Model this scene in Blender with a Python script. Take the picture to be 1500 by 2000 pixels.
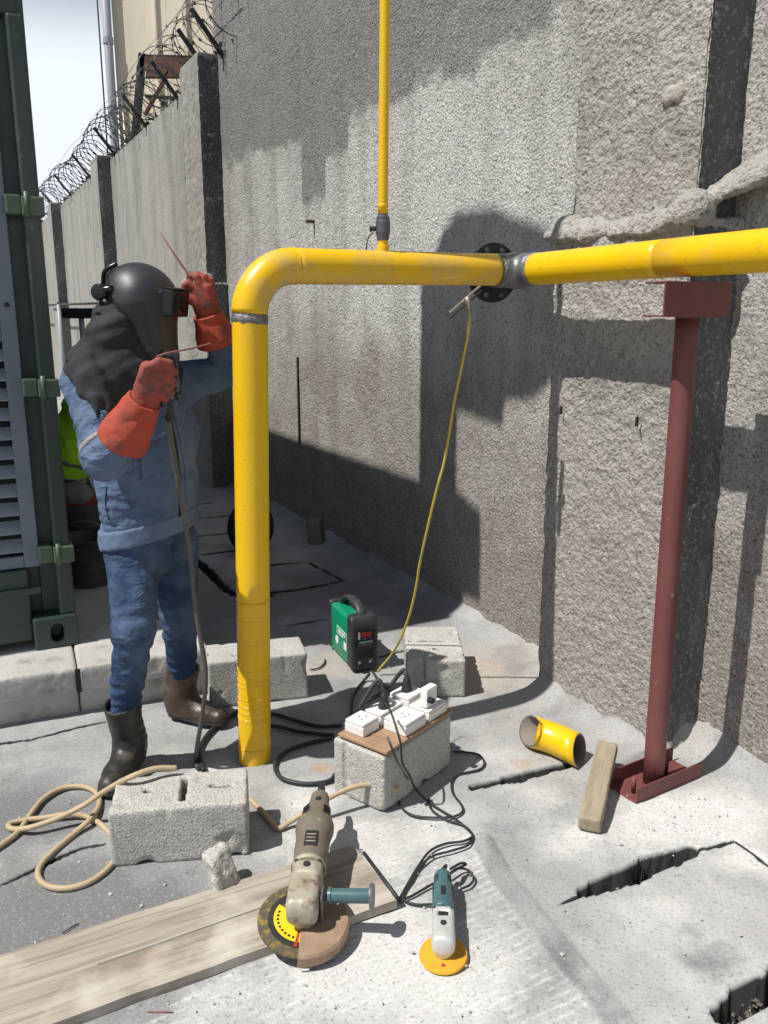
import bpy, bmesh, math, random
import numpy as np
from mathutils import Vector, Matrix

# ------------------------------------------------------------------ scene, camera, light
for o in list(bpy.data.objects):
    bpy.data.objects.remove(o)
sc = bpy.context.scene
COL = sc.collection
R = math.radians
F_PX, PITCH, CAM_H = 1640.0, R(13.0), 1.55
cam = bpy.data.cameras.new('camera')
cam.sensor_fit = 'VERTICAL'
cam.sensor_height = 24.0
cam.lens = 24.0 * F_PX / 2000.0
cam.clip_start = 0.05
cam.clip_end = 2000
camo = bpy.data.objects.new('camera', cam)
COL.objects.link(camo)
camo.location = (0, 0, CAM_H)
camo.rotation_euler = (R(90) - PITCH, 0, 0)
sc.camera = camo

SUN_AZ, SUN_EL = R(63.5), R(58.5)          # direction in which shadows fall (from +Y towards +X), height of the sun
fall = Vector((math.sin(SUN_AZ) * math.cos(SUN_EL), math.cos(SUN_AZ) * math.cos(SUN_EL), -math.sin(SUN_EL)))
sun = bpy.data.lights.new('sun', 'SUN')
sun.energy = 5.0
sun.angle = R(0.55)
sun.color = (1.0, 0.96, 0.905)
suno = bpy.data.objects.new('sun', sun)
COL.objects.link(suno)
suno.rotation_euler = fall.to_track_quat('-Z', 'Y').to_euler()

w = bpy.data.worlds.new('World')
sc.world = w
w.use_nodes = True
nt = w.node_tree
nt.nodes.clear()
N = nt.nodes.new
sky = N('ShaderNodeTexSky')
sky.sky_type = 'NISHITA'
sky.sun_disc = False
sky.sun_elevation = SUN_EL
sky.sun_rotation = SUN_AZ + math.pi
sky.air_density = 1.2
sky.dust_density = 1.0
sky.ozone_density = 2.5
tc = N('ShaderNodeTexCoord')
sep = N('ShaderNodeSeparateXYZ')
nt.links.new(tc.outputs['Generated'], sep.inputs[0])
hz = N('ShaderNodeMapRange')                # white haze and cloud low over the horizon, thinning towards the zenith
hz.interpolation_type = 'SMOOTHSTEP'
hz.inputs['From Min'].default_value = 0.24
hz.inputs['From Max'].default_value = 0.37
hz.inputs['To Min'].default_value = 1.0
hz.inputs['To Max'].default_value = 0.03
nt.links.new(sep.outputs['Z'], hz.inputs['Value'])
cn = N('ShaderNodeTexNoise')
cn.inputs['Scale'].default_value = 2.6
cn.inputs['Detail'].default_value = 6
cn.inputs['Roughness'].default_value = 0.55
nt.links.new(tc.outputs['Generated'], cn.inputs['Vector'])
cr = N('ShaderNodeMapRange')
cr.inputs['From Min'].default_value = 0.36
cr.inputs['From Max'].default_value = 0.60
cr.inputs['To Min'].default_value = 0.72
cr.inputs['To Max'].default_value = 1.0
nt.links.new(cn.outputs['Fac'], cr.inputs['Value'])
mu = N('ShaderNodeMath')
mu.operation = 'MULTIPLY'
nt.links.new(hz.outputs[0], mu.inputs[0])
nt.links.new(cr.outputs[0], mu.inputs[1])
mx = N('ShaderNodeMixRGB')
mx.inputs[2].default_value = (17.6, 18.6, 20.2, 1)
nt.links.new(mu.outputs[0], mx.inputs[0])
nt.links.new(sky.outputs[0], mx.inputs[1])
bg = N('ShaderNodeBackground')
bg.inputs['Strength'].default_value = 0.05
nt.links.new(mx.outputs[0], bg.inputs[0])
wo = N('ShaderNodeOutputWorld')
nt.links.new(bg.outputs[0], wo.inputs[0])

vs = sc.view_settings
vs.view_transform = 'Standard'
vs.look = 'None'
vs.gamma = 1
vs.use_curve_mapping = False
vs.exposure = 0.08
sc.render.engine = 'CYCLES'

# ------------------------------------------------------------------ geometry helpers
CP, SP = math.cos(PITCH), math.sin(PITCH)
def ray(x, y):
    a, b = (x - 750) / F_PX, (1000 - y) / F_PX
    return np.array([a, CP + b * SP, -SP + b * CP])
CAM = np.array([0, 0, CAM_H])
def G(x, y, z=0.0):                          # point at height z seen at photo position x, y
    r = ray(x, y)
    return CAM + r * ((z - CAM_H) / r[2])
def A(x, y, Y):                              # point at distance Y seen at photo position x, y
    r = ray(x, y)
    return CAM + r * (Y / r[1])
W0 = np.array([1.3, 2.6, 0.0])               # wall frame: s along the wall (away), d out of the wall
U = np.array([-.46, .888, 0.0]); U /= np.linalg.norm(U)
NW = np.array([-U[1], U[0], 0.0])
UP = np.array([0, 0, 1.0])
def WP(s, d, z):
    return W0 + U * s + NW * d + UP * z
def sd(P):
    q = np.asarray(P) - W0
    return q @ U, q @ NW

def nrm(v):
    v = np.asarray(v, float)
    return v / np.linalg.norm(v)

def mk(name, verts, faces, mat, parent=None, smooth=True):
    me = bpy.data.meshes.new(name)
    verts = np.asarray(verts, float)
    if isinstance(faces, np.ndarray):
        nv, nf, k = len(verts), len(faces), faces.shape[1]
        me.vertices.add(nv)
        me.vertices.foreach_set('co', verts.astype(np.float32).ravel())
        me.loops.add(nf * k)
        me.loops.foreach_set('vertex_index', faces.astype(np.int32).ravel())
        me.polygons.add(nf)
        me.polygons.foreach_set('loop_start', np.arange(0, nf * k, k, dtype=np.int32))
        me.update(calc_edges=True)
    else:
        me.from_pydata([tuple(v) for v in verts], [], faces)
        me.update()
    me.polygons.foreach_set('use_smooth', np.full(len(me.polygons), bool(smooth)))
    if mat:
        for m in (mat if isinstance(mat, (list, tuple)) else [mat]):
            me.materials.append(m)
    o = bpy.data.objects.new(name, me)
    COL.objects.link(o)
    if parent is not None:
        o.parent = parent
        if parent.parent is None:
            o.location = -parent.location
    return o

def tag(o, label=None, cat=None, group=None, kind=None):
    if label: o['label'] = label
    if cat: o['category'] = cat
    if group: o['group'] = group
    if kind: o['kind'] = kind
    return o

def thing(name, loc, label, cat, group=None):
    o = bpy.data.objects.new(name, None)
    COL.objects.link(o)
    o.location = tuple(loc)
    o.empty_display_size = 0.1
    return tag(o, label, cat, group)

def attr(o, name, vals):
    a = o.data.attributes.new(name, 'FLOAT', 'POINT')
    a.data.foreach_set('value', np.asarray(vals, np.float32))

def boxm(c, ax, size, bev=0.0, seg=2):       # bevelled box: centre, three axes, three full sizes
    bm = bmesh.new()
    bmesh.ops.create_cube(bm, size=1.0)
    for v in bm.verts:
        v.co = Vector((v.co.x * size[0], v.co.y * size[1], v.co.z * size[2]))
    if bev > 0:
        bmesh.ops.bevel(bm, geom=list(bm.edges), offset=bev, segments=seg, profile=0.5, affect='EDGES')
    bm.verts.ensure_lookup_table()
    L = np.array([v.co[:] for v in bm.verts])
    f = [[v.index for v in p.verts] for p in bm.faces]
    bm.free()
    Mx = np.array([nrm(a) for a in ax])
    if np.linalg.det(Mx) < 0:
        f = [p[::-1] for p in f]
    return np.asarray(c) + L @ Mx, f

def box(name, c, ax, size, mat, parent=None, bev=0.0, smooth=False, seg=2):
    v, f = boxm(c, ax, size, bev, seg)
    return mk(name, v, f, mat, parent, smooth)

def join(parts):
    V, Fc, n = [], [], 0
    for v, f in parts:
        V.append(np.asarray(v))
        Fc += [[i + n for i in p] for p in (f.tolist() if isinstance(f, np.ndarray) else f)]
        n += len(v)
    return np.vstack(V), Fc

def crom(P, n):                              # Catmull-Rom through points
    P = np.asarray(P, float)
    Q = np.vstack([2 * P[0] - P[1], P, 2 * P[-1] - P[-2]])
    out = []
    for i in range(1, len(Q) - 2):
        t = np.linspace(0, 1, n, endpoint=False)[:, None]
        a, b, c, d = Q[i - 1], Q[i], Q[i + 1], Q[i + 2]
        out.append(.5 * ((2 * b) + (-a + c) * t + (2 * a - 5 * b + 4 * c - d) * t ** 2 + (-a + 3 * b - 3 * c + d) * t ** 3))
    out.append(P[-1:])
    return np.vstack(out)

def frames(P):
    T = np.gradient(P, axis=0)
    T /= np.linalg.norm(T, axis=1)[:, None] + 1e-12
    a = np.array([0, 0, 1.0]) if abs(T[0][2]) < .9 else np.array([1.0, 0, 0])
    X = [nrm(a - T[0] * (a @ T[0]))]
    for i in range(1, len(P)):
        x = X[-1] - T[i] * (X[-1] @ T[i])
        X.append(x / (np.linalg.norm(x) + 1e-12))
    X = np.array(X)
    return T, X, np.cross(T, X)

def tubem(P, r, seg=12, cap=True):
    P = np.asarray(P, float)
    T, X, Y = frames(P)
    r = np.broadcast_to(np.asarray(r, float), (len(P),))
    a = np.linspace(0, 2 * np.pi, seg, endpoint=False)
    V = (P[:, None, :] + r[:, None, None] * (np.cos(a)[None, :, None] * X[:, None, :] + np.sin(a)[None, :, None] * Y[:, None, :])).reshape(-1, 3)
    f = []
    n = len(P)
    for i in range(n - 1):
        for j in range(seg):
            k = (j + 1) % seg
            f.append([i * seg + j, i * seg + k, (i + 1) * seg + k, (i + 1) * seg + j])
    if cap:
        f.append(list(range(seg))[::-1])
        f.append([(n - 1) * seg + j for j in range(seg)])
    return V, f

def tube(name, P, r, mat, parent=None, seg=12, cap=True, smooth=True):
    v, f = tubem(P, r, seg, cap)
    o = mk(name, v, f, mat, parent, smooth)
    if smooth and cap:
        o.data.polygons[len(f) - 1].use_smooth = False
        o.data.polygons[len(f) - 2].use_smooth = False
    return o

def rod(name, a, b, r, mat, parent=None, seg=12):
    return tube(name, [np.asarray(a), np.asarray(b)], r, mat, parent, seg)

def cable(name, P, r, mat, parent=None, n=10, seg=8):
    return tube(name, crom(P, n), r, mat, parent, seg)

def lathem(c, axis, prof, seg=28):           # profile (along, radius) turned about an axis
    axis = nrm(axis)
    a = np.array([0, 0, 1.0]) if abs(axis[2]) < .9 else np.array([1.0, 0, 0])
    X = nrm(a - axis * (a @ axis)); Y = np.cross(axis, X)
    th = np.linspace(0, 2 * np.pi, seg, endpoint=False)
    V, f = [], []
    for t, r in prof:
        V.append(np.asarray(c) + axis * t + r * (np.cos(th)[:, None] * X + np.sin(th)[:, None] * Y))
    n = len(prof)
    for i in range(n - 1):
        for j in range(seg):
            k = (j + 1) % seg
            f.append([i * seg + j, i * seg + k, (i + 1) * seg + k, (i + 1) * seg + j])
    f.append(list(range(seg))[::-1]); f.append([(n - 1) * seg + j for j in range(seg)])
    return np.vstack(V), f

def lathe(name, c, axis, prof, mat, parent=None, seg=28, smooth=True):
    v, f = lathem(c, axis, prof, seg)
    o = mk(name, v, f, mat, parent, smooth)
    try:
        for e in o.data.edges: pass
        o.data.set_sharp_from_angle(angle=R(40))
    except Exception:
        pass
    return o

# value noise -------------------------------------------------------
def _h(i, j, k, seed):
    h = (i.astype(np.int64) * 374761393 + j.astype(np.int64) * 668265263 + k.astype(np.int64) * 1274126177 + seed * 982451653) & 0xFFFFFFFF
    h = ((h ^ (h >> 13)) * 1274126177) & 0xFFFFFFFF
    h = h ^ (h >> 16)
    return (h & 0xFFFF) / 65535.0
def vnoise(P, seed=0):
    P = np.asarray(P, float)
    I = np.floor(P).astype(np.int64); f = P - I
    f = f * f * (3 - 2 * f)
    x, y, z = I[..., 0], I[..., 1], I[..., 2]
    fx, fy, fz = f[..., 0], f[..., 1], f[..., 2]
    def c(a, b, d): return _h(x + a, y + b, z + d, seed)
    x00 = c(0, 0, 0) * (1 - fx) + c(1, 0, 0) * fx
    x10 = c(0, 1, 0) * (1 - fx) + c(1, 1, 0) * fx
    x01 = c(0, 0, 1) * (1 - fx) + c(1, 0, 1) * fx
    x11 = c(0, 1, 1) * (1 - fx) + c(1, 1, 1) * fx
    return ((x00 * (1 - fy) + x10 * fy) * (1 - fz) + (x01 * (1 - fy) + x11 * fy) * fz) * 2 - 1
def fbm(P, scale, octs=3, seed=0, gain=.5):
    s, a, t = 0, 1.0, 0
    for o in range(octs):
        s = s + a * vnoise(np.asarray(P) * (scale * 2 ** o), seed + o * 17)
        t += a; a *= gain
    return s / t
def sstep(x, a, b):
    t = np.clip((x - a) / (b - a), 0, 1)
    return t * t * (3 - 2 * t)

# signed distance shapes and surface nets ------------------------------
def smin(a, b, k):
    h = np.clip(.5 + .5 * (b - a) / k, 0, 1)
    return b * (1 - h) + a * h - k * h * (1 - h)
def smax(a, b, k): return -smin(-a, -b, k)
def cap_(P, a, b, ra, rb, axis=None, ratio=1.0):
    a = np.asarray(a, float); b = np.asarray(b, float); ab = b - a
    t = np.clip(((P - a) @ ab) / (ab @ ab + 1e-12), 0, 1)
    d = P - a - t[:, None] * ab
    if axis is not None:
        axis = nrm(axis)
        d = d + (d @ axis)[:, None] * axis * (1 / ratio - 1)
    return np.sqrt((d * d).sum(1)) - (ra + (rb - ra) * t)
def ell_(P, c, ax, r):
    q = ((P - np.asarray(c)) @ np.array([nrm(a) for a in ax]).T) / np.asarray(r)
    k = np.sqrt((q * q).sum(1))
    return (k - 1) * min(r)
def box_(P, c, ax, h, rnd=0.0):
    q = np.abs((P - np.asarray(c)) @ np.array([nrm(a) for a in ax]).T) - (np.asarray(h) - rnd)
    return np.sqrt((np.maximum(q, 0) ** 2).sum(1)) + np.minimum(q.max(1), 0) - rnd
def chain_(P, pts, rad, k=.02, axis=None, ratio=1.0):
    d = None
    for i in range(len(pts) - 1):
        e = cap_(P, pts[i], pts[i + 1], rad[i], rad[i + 1], axis, ratio)
        d = e if d is None else smin(d, e, k)
    return d
def snet(fn, lo, hi, res):
    lo = np.asarray(lo, float); hi = np.asarray(hi, float)
    n = np.ceil((hi - lo) / res).astype(int) + 1
    gx, gy, gz = [lo[i] + res * np.arange(n[i]) for i in range(3)]
    Gd = np.stack(np.meshgrid(gx, gy, gz, indexing='ij'), -1).reshape(-1, 3)
    Fv = np.concatenate([fn(Gd[i:i + 400000]) for i in range(0, len(Gd), 400000)]).reshape(n)
    ins = Fv < 0
    cs = [(0, 0, 0), (1, 0, 0), (0, 1, 0), (1, 1, 0), (0, 0, 1), (1, 0, 1), (0, 1, 1), (1, 1, 1)]
    m = n - 1
    def sub(Ar, c): return Ar[c[0]:c[0] + m[0], c[1]:c[1] + m[1], c[2]:c[2] + m[2]]
    cnt = sum(sub(ins, c).astype(np.int8) for c in cs)
    act = (cnt > 0) & (cnt < 8)
    idx = -np.ones(m, int)
    ai = np.argwhere(act)
    idx[act] = np.arange(len(ai))
    acc = np.zeros((len(ai), 3)); num = np.zeros(len(ai))
    for e0 in cs:
        for axn in range(3):
            if e0[axn] == 0:
                e1 = list(e0); e1[axn] = 1
                a = Fv[ai[:, 0] + e0[0], ai[:, 1] + e0[1], ai[:, 2] + e0[2]]
                b = Fv[ai[:, 0] + e1[0], ai[:, 1] + e1[1], ai[:, 2] + e1[2]]
                cr_ = (a < 0) != (b < 0)
                t = a / (a - b + 1e-20)
                p = np.tile(np.array(e0, float), (len(ai), 1)); p[:, axn] = t
                acc[cr_] += p[cr_]; num[cr_] += 1
    V = lo + (ai + acc / num[:, None]) * res
    Fs = []
    for axn in range(3):
        o1, o2 = (axn + 1) % 3, (axn + 2) % 3
        sl = [slice(None)] * 3; sl2 = [slice(None)] * 3
        sl[axn] = slice(0, -1); sl2[axn] = slice(1, None)
        a, b = ins[tuple(sl)], ins[tuple(sl2)]
        e = np.argwhere(a != b)
        e = e[(e[:, o1] > 0) & (e[:, o2] > 0) & (e[:, o1] < n[o1] - 1) & (e[:, o2] < n[o2] - 1)]
        fl = a[e[:, 0], e[:, 1], e[:, 2]]
        def gi(d1, d2):
            q = e.copy(); q[:, o1] -= d1; q[:, o2] -= d2
            return idx[q[:, 0], q[:, 1], q[:, 2]]
        q = np.stack([gi(1, 1), gi(0, 1), gi(0, 0), gi(1, 0)], 1)
        q[~fl] = q[~fl][:, ::-1]
        Fs.append(q)
    return V, np.vstack(Fs)
def reorient(o, ang):                        # turn the object's own axes by ang about Z without moving it
    me = o.data
    v = np.empty(len(me.vertices) * 3, np.float32); me.vertices.foreach_get('co', v); v = v.reshape(-1, 3)
    c = v.mean(0); c_, s_ = math.cos(-ang), math.sin(-ang)
    q = v - c
    q = np.stack([q[:, 0] * c_ - q[:, 1] * s_, q[:, 0] * s_ + q[:, 1] * c_, q[:, 2]], 1)
    me.vertices.foreach_set('co', q.astype(np.float32).ravel()); me.update()
    o.location = [float(x) for x in c]; o.rotation_euler = (0, 0, ang)
def sdfo(name, fn, lo, hi, res, mat, parent=None, smooth=True):
    v, f = snet(fn, lo, hi, res)
    return mk(name, v, f, mat, parent, smooth)

# ------------------------------------------------------------------ materials
def M(name, col, rough=.7, metal=0.0, layers=(), bumps=(), spec=.5, coat=0.0, rvar=0.0):
    m = bpy.data.materials.new(name)
    m.use_nodes = True
    t = m.node_tree
    b = t.nodes['Principled BSDF']
    L = t.links.new
    b.inputs['Metallic'].default_value = metal
    b.inputs['Roughness'].default_value = rough
    b.inputs['Specular IOR Level'].default_value = spec
    if coat: b.inputs['Coat Weight'].default_value = coat
    tcn = t.nodes.new('ShaderNodeTexCoord')
    def tex(kind, scale, stretch=None, detail=4, dist=0.0):
        vec = tcn.outputs['Object']
        if stretch:
            mp = t.nodes.new('ShaderNodeMapping')
            if len(stretch) == 4: mp.inputs['Rotation'].default_value = (0, 0, stretch[3])
            mp.inputs['Scale'].default_value = stretch[:3]
            L(vec, mp.inputs['Vector']); vec = mp.outputs[0]
        if kind == 'voronoi':
            n = t.nodes.new('ShaderNodeTexVoronoi'); n.inputs['Scale'].default_value = scale
            L(vec, n.inputs['Vector']); return n.outputs['Distance']
        if kind == 'wave':
            n = t.nodes.new('ShaderNodeTexWave'); n.inputs['Scale'].default_value = scale
            n.inputs['Distortion'].default_value = dist; n.inputs['Detail'].default_value = detail
            L(vec, n.inputs['Vector']); return n.outputs['Fac']
        n = t.nodes.new('ShaderNodeTexNoise'); n.inputs['Scale'].default_value = scale
        n.inputs['Detail'].default_value = detail; n.inputs['Distortion'].default_value = dist
        n.inputs['Roughness'].default_value = .6
        L(vec, n.inputs['Vector']); return n.outputs['Fac']
    def asin_(scale, op):
        n = t.nodes.new('ShaderNodeAttribute'); n.attribute_name = op['coord']
        n2 = t.nodes.new('ShaderNodeAttribute'); n2.attribute_name = op['mask']
        q = tex('noise', 5.0, None, 3)
        mq = t.nodes.new('ShaderNodeMath'); mq.operation = 'MULTIPLY'; mq.inputs[1].default_value = op.get('wob', 6.0); L(q, mq.inputs[0])
        ms = t.nodes.new('ShaderNodeMath'); ms.operation = 'MULTIPLY_ADD'; ms.inputs[1].default_value = scale; L(n.outputs['Fac'], ms.inputs[0]); L(mq.outputs[0], ms.inputs[2])
        si = t.nodes.new('ShaderNodeMath'); si.operation = 'SINE'; L(ms.outputs[0], si.inputs[0])
        q2 = tex('noise', 16.0, None, 6)
        mr2 = t.nodes.new('ShaderNodeMapRange'); mr2.inputs['From Min'].default_value = .40; mr2.inputs['From Max'].default_value = .60; L(q2, mr2.inputs['Value'])
        m2 = t.nodes.new('ShaderNodeMath'); m2.operation = 'MULTIPLY'; L(si.outputs[0], m2.inputs[0]); L(n2.outputs['Fac'], m2.inputs[1])
        m3 = t.nodes.new('ShaderNodeMath'); m3.operation = 'MULTIPLY'; L(m2.outputs[0], m3.inputs[0]); L(mr2.outputs[0], m3.inputs[1])
        return m3.outputs[0]
    cur = None
    rgb = t.nodes.new('ShaderNodeRGB'); rgb.outputs[0].default_value = (*col, 1); cur = rgb.outputs[0]
    for ly in layers:
        kind, scale, lo, hi, c2 = ly[:5]
        op = ly[5] if len(ly) > 5 else {}
        if kind == 'attr':
            n = t.nodes.new('ShaderNodeAttribute'); n.attribute_name = scale; f = n.outputs['Fac']
            if op.get('noise'):
                q = tex('noise', op['noise'], None, 5)
                ad = t.nodes.new('ShaderNodeMath'); ad.operation = 'ADD'; L(f, ad.inputs[0]); L(q, ad.inputs[1]); f = ad.outputs[0]
                su = t.nodes.new('ShaderNodeMath'); su.operation = 'SUBTRACT'; L(f, su.inputs[0]); su.inputs[1].default_value = .5; f = su.outputs[0]
        elif kind == 'attrsin':
            f = asin_(scale, op)
        else:
            f = tex(kind, scale, op.get('stretch'), op.get('detail', 4), op.get('dist', 0.0))
        mr = t.nodes.new('ShaderNodeMapRange')
        mr.inputs['From Min'].default_value = lo; mr.inputs['From Max'].default_value = hi
        mr.inputs['To Max'].default_value = op.get('amt', 1.0)
        L(f, mr.inputs['Value'])
        mi = t.nodes.new('ShaderNodeMixRGB')
        mi.blend_type = op.get('mode', 'MIX')
        L(mr.outputs[0], mi.inputs[0]); L(cur, mi.inputs[1]); mi.inputs[2].default_value = (*c2, 1)
        cur = mi.outputs[0]
    L(cur, b.inputs['Base Color'])
    if rvar:
        f = tex('noise', 9.0)
        mr = t.nodes.new('ShaderNodeMapRange'); mr.inputs['From Min'].default_value = .3; mr.inputs['From Max'].default_value = .7
        mr.inputs['To Min'].default_value = max(0.02, rough - rvar); mr.inputs['To Max'].default_value = min(1, rough + rvar)
        L(f, mr.inputs['Value']); L(mr.outputs[0], b.inputs['Roughness'])
    prev = None
    for bp in bumps:
        kind, scale, strength, dist = bp[:4]
        op = bp[4] if len(bp) > 4 else {}
        if kind == 'attrsin':
            h = asin_(scale, op)
        else:
            h = tex(kind, scale, op.get('stretch'), op.get('detail', 4), op.get('dist', 0.0))
        bn = t.nodes.new('ShaderNodeBump')
        bn.inputs['Strength'].default_value = strength
        bn.inputs['Distance'].default_value = dist
        L(h, bn.inputs['Height'])
        if prev is not None: L(prev, bn.inputs['Normal'])
        prev = bn.outputs[0]
    if prev is not None: L(prev, b.inputs['Normal'])
    return m

m_wall = M('roughcast', (.50, .488, .455), .92, layers=[
    ('noise', 1.1, .40, .68, (.60, .59, .56), {'amt': .8}),
    ('noise', 3.0, .52, .72, (.27, .255, .235), {'amt': .55, 'stretch': (1, 1, .45)}),
    ('attr', 'pale', .15, .75, (.74, .735, .71), {'noise': 3, 'amt': .8}),
    ('noise', 5.0, .48, .70, (.24, .23, .215), {'amt': .45, 'stretch': (1, 1, .10), 'detail': 6}),
    ('noise', 8.0, .58, .74, (.70, .69, .66), {'amt': .35, 'stretch': (1, 1, .08), 'detail': 5}),
    ('attr', 'dirt', .22, .75, (.285, .25, .225), {'noise': 4, 'amt': .8}),
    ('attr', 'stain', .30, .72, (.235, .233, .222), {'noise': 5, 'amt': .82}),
    ('noise', 75.0, .52, .66, (.12, .12, .118), {'amt': .5, 'detail': 3}),
    ('voronoi', 46.0, .28, .10, (.08, .08, .08), {'amt': .55}),  # dark dots paint the shade inside the render's small pits
    ('voronoi', 27.0, .20, .08, (.045, .045, .045), {'amt': .7}),
    ('noise', 60.0, .56, .68, (.70, .69, .66), {'amt': .40, 'detail': 2, 'stretch': (1.3, .8, 1.1)})],
    bumps=[('noise', 80.0, .9, .028, {'detail': 4})], spec=.2)
m_pier = M('roughcast_pier', (.42, .41, .385), .92, layers=[
    ('noise', 2.0, .4, .65, (.50, .485, .45), {'amt': .8}),
    ('noise', 3.5, .48, .68, (.24, .232, .215), {'amt': .6, 'detail': 7}),
    ('attr', 'dirt', .2, .7, (.40, .365, .340), {'noise': 4, 'amt': .7}),
    ('noise', 60.0, .52, .68, (.10, .095, .09), {'amt': .40, 'detail': 3}),
    ('voronoi', 40.0, .30, .10, (.09, .088, .085), {'amt': .5}),  # pit shade painted as dark dots, as on the wall
    ('voronoi', 21.0, .17, .08, (.06, .058, .055), {'amt': .55}),
    ('noise', 52.0, .56, .68, (.55, .52, .47), {'amt': .28, 'detail': 2, 'stretch': (1.3, .8, 1.1)})],
    bumps=[('noise', 54.0, .9, .032, {'detail': 4})], spec=.2)
m_side = M('shaded_side_render', (.150, .152, .155), .92, layers=[  # colour deepens the shade of the side faces; pale flecks paint sunlit grains
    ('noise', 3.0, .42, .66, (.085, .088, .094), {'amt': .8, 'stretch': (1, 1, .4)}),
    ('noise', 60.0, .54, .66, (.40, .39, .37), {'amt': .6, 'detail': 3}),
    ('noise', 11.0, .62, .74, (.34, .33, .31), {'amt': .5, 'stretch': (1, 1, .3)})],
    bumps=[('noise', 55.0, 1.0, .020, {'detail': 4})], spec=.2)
m_farwall = M('weathered_render', (.34, .332, .305), .92, layers=[
    ('noise', 3.2, .44, .68, (.18, .178, .168), {'amt': .65, 'stretch': (1, 1, .16), 'detail': 6}),
    ('noise', 9.0, .5, .75, (.42, .41, .37), {'amt': .6, 'stretch': (1, 1, .12)}),
    ('noise', 26.0, .55, .72, (.13, .13, .12), {'amt': .45})],
    bumps=[('noise', 34.0, .8, .012, {'detail': 6})], spec=.25)
m_mortar = M('rough_mortar', (.42, .40, .35), .95, layers=[('noise', 14, .45, .7, (.26, .24, .20), {'amt': .7})],
    bumps=[('noise', 45.0, .9, .012, {'detail': 6})], spec=.2)
m_ground = M('concrete_floor', (.31, .312, .312), .9, layers=[
    ('noise', 1.6, .38, .64, (.41, .41, .405), {'amt': .8}),
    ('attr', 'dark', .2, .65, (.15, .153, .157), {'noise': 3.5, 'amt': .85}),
    ('attr', 'tan', .35, .9, (.40, .345, .285), {'noise': 7, 'amt': .8}),
    ('attr', 'rust', .4, .9, (.46, .26, .13), {'noise': 14, 'amt': .6}),
    ('noise', 4.0, .50, .66, (.19, .187, .18), {'amt': .6, 'detail': 8}),
    ('attr', 'pale', .24, .70, (.66, .658, .645), {'noise': 8, 'amt': .75}),
    ('attrsin', 2 * math.pi / .026, .10, 1.0, (.70, .695, .68), {'coord': 'combc', 'mask': 'comb', 'wob': 7.0, 'amt': .45}),
    ('noise', 130.0, .55, .68, (.60, .60, .59), {'amt': .28, 'detail': 3}),
    ('noise', 100.0, .55, .68, (.13, .13, .12), {'amt': .55, 'detail': 4}),
    ('attr', 'gap', .02, .14, (.030, .029, .028))],
    bumps=[('attrsin', 2 * math.pi / .026, .30, .006, {'coord': 'combc', 'mask': 'comb', 'wob': 7.0}),
           ('noise', 12.0, .35, .012, {'detail': 8}), ('noise', 120.0, .5, .004, {'detail': 4})], spec=.3)
m_earth = M('earth', (.16, .145, .125), .95, layers=[('noise', 8, .4, .7, (.08, .075, .065))], bumps=[('noise', 25, .8, .02)])
m_block = M('concrete_block', (.48, .472, .435), .93, layers=[
    ('noise', 6, .4, .66, (.58, .57, .53), {'amt': .8}), ('noise', 140, .50, .64, (.17, .168, .15), {'amt': .55, 'detail': 2}), ('noise', 110, .58, .68, (.66, .65, .61), {'amt': .5, 'detail': 2}),
    ('noise', 11, .58, .75, (.36, .345, .29), {'amt': .7})],
    bumps=[('noise', 150, 1.0, .006, {'detail': 3})], spec=.2)
m_kerb = M('kerb_concrete', (.42, .41, .385), .93, layers=[
    ('noise', 3.5, .42, .66, (.52, .51, .48), {'amt': .8}), ('noise', 9, .55, .74, (.17, .165, .15), {'amt': .7, 'detail': 7})],
    bumps=[('noise', 30, .7, .01, {'detail': 6})], spec=.25)
m_yellow = M('yellow_gloss_paint', (.81, .50, .006), .30, layers=[
    ('noise', 5, .45, .75, (.76, .44, .008), {'amt': .7}), ('noise', 9, .56, .70, (.62, .40, .08), {'amt': .35, 'detail': 8}), ('noise', 46, .63, .73, (.36, .22, .05), {'amt': .55})],
    bumps=[('noise', 7, .10, .01), ('noise', 90, .05, .002)], spec=.5, rvar=.08)
m_yellow_tape = M('yellow_wrapped_paint', (.81, .48, .006), .31, layers=[
    ('noise', 6, .45, .75, (.74, .42, .01), {'amt': .7}), ('noise', 34, .64, .76, (.42, .25, .03), {'amt': .5})],
    bumps=[('noise', 7, .12, .01), ('noise', 90, .05, .002)], spec=.5, rvar=.08)
m_yellow_dusty = M('dusty_yellow_paint', (.81, .49, .006), .36, layers=[
    ('noise', 5, .45, .75, (.74, .42, .01), {'amt': .7}), ('noise', 5, .44, .64, (.47, .39, .22), {'amt': .65, 'detail': 7}), ('noise', 46, .62, .74, (.40, .25, .05), {'amt': .5})],
    bumps=[('noise', 7, .10, .01), ('noise', 90, .06, .002)], spec=.45, rvar=.12)
m_steel = M('bare_grey_steel', (.17, .175, .185), .45, .6, layers=[('noise', 18, .45, .7, (.28, .28, .29), {'amt': .7})], bumps=[('noise', 60, .2, .003)])
m_weld = M('ground_weld', (.26, .26, .27), .45, .6, layers=[('noise', 40, .45, .62, (.12, .115, .11), {'amt': .8}), ('noise', 22, .64, .72, (.40, .17, .06), {'amt': .6})], bumps=[('noise', 130, .8, .006)])
m_blacksteel = M('black_primer', (.022, .023, .025), .5, .2, layers=[('noise', 20, .5, .75, (.06, .06, .06), {'amt': .6})])
m_valve = M('grey_valve', (.12, .12, .14), .5, .4)
m_red = M('red_oxide_primer', (.150, .046, .044), .6, layers=[('noise', 6, .42, .7, (.185, .064, .058), {'amt': .8}), ('noise', 22, .56, .72, (.10, .045, .035), {'amt': .6, 'detail': 7}), ('noise', 40, .66, .74, (.36, .24, .21), {'amt': .6})], bumps=[('noise', 60, .15, .003)])
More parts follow.
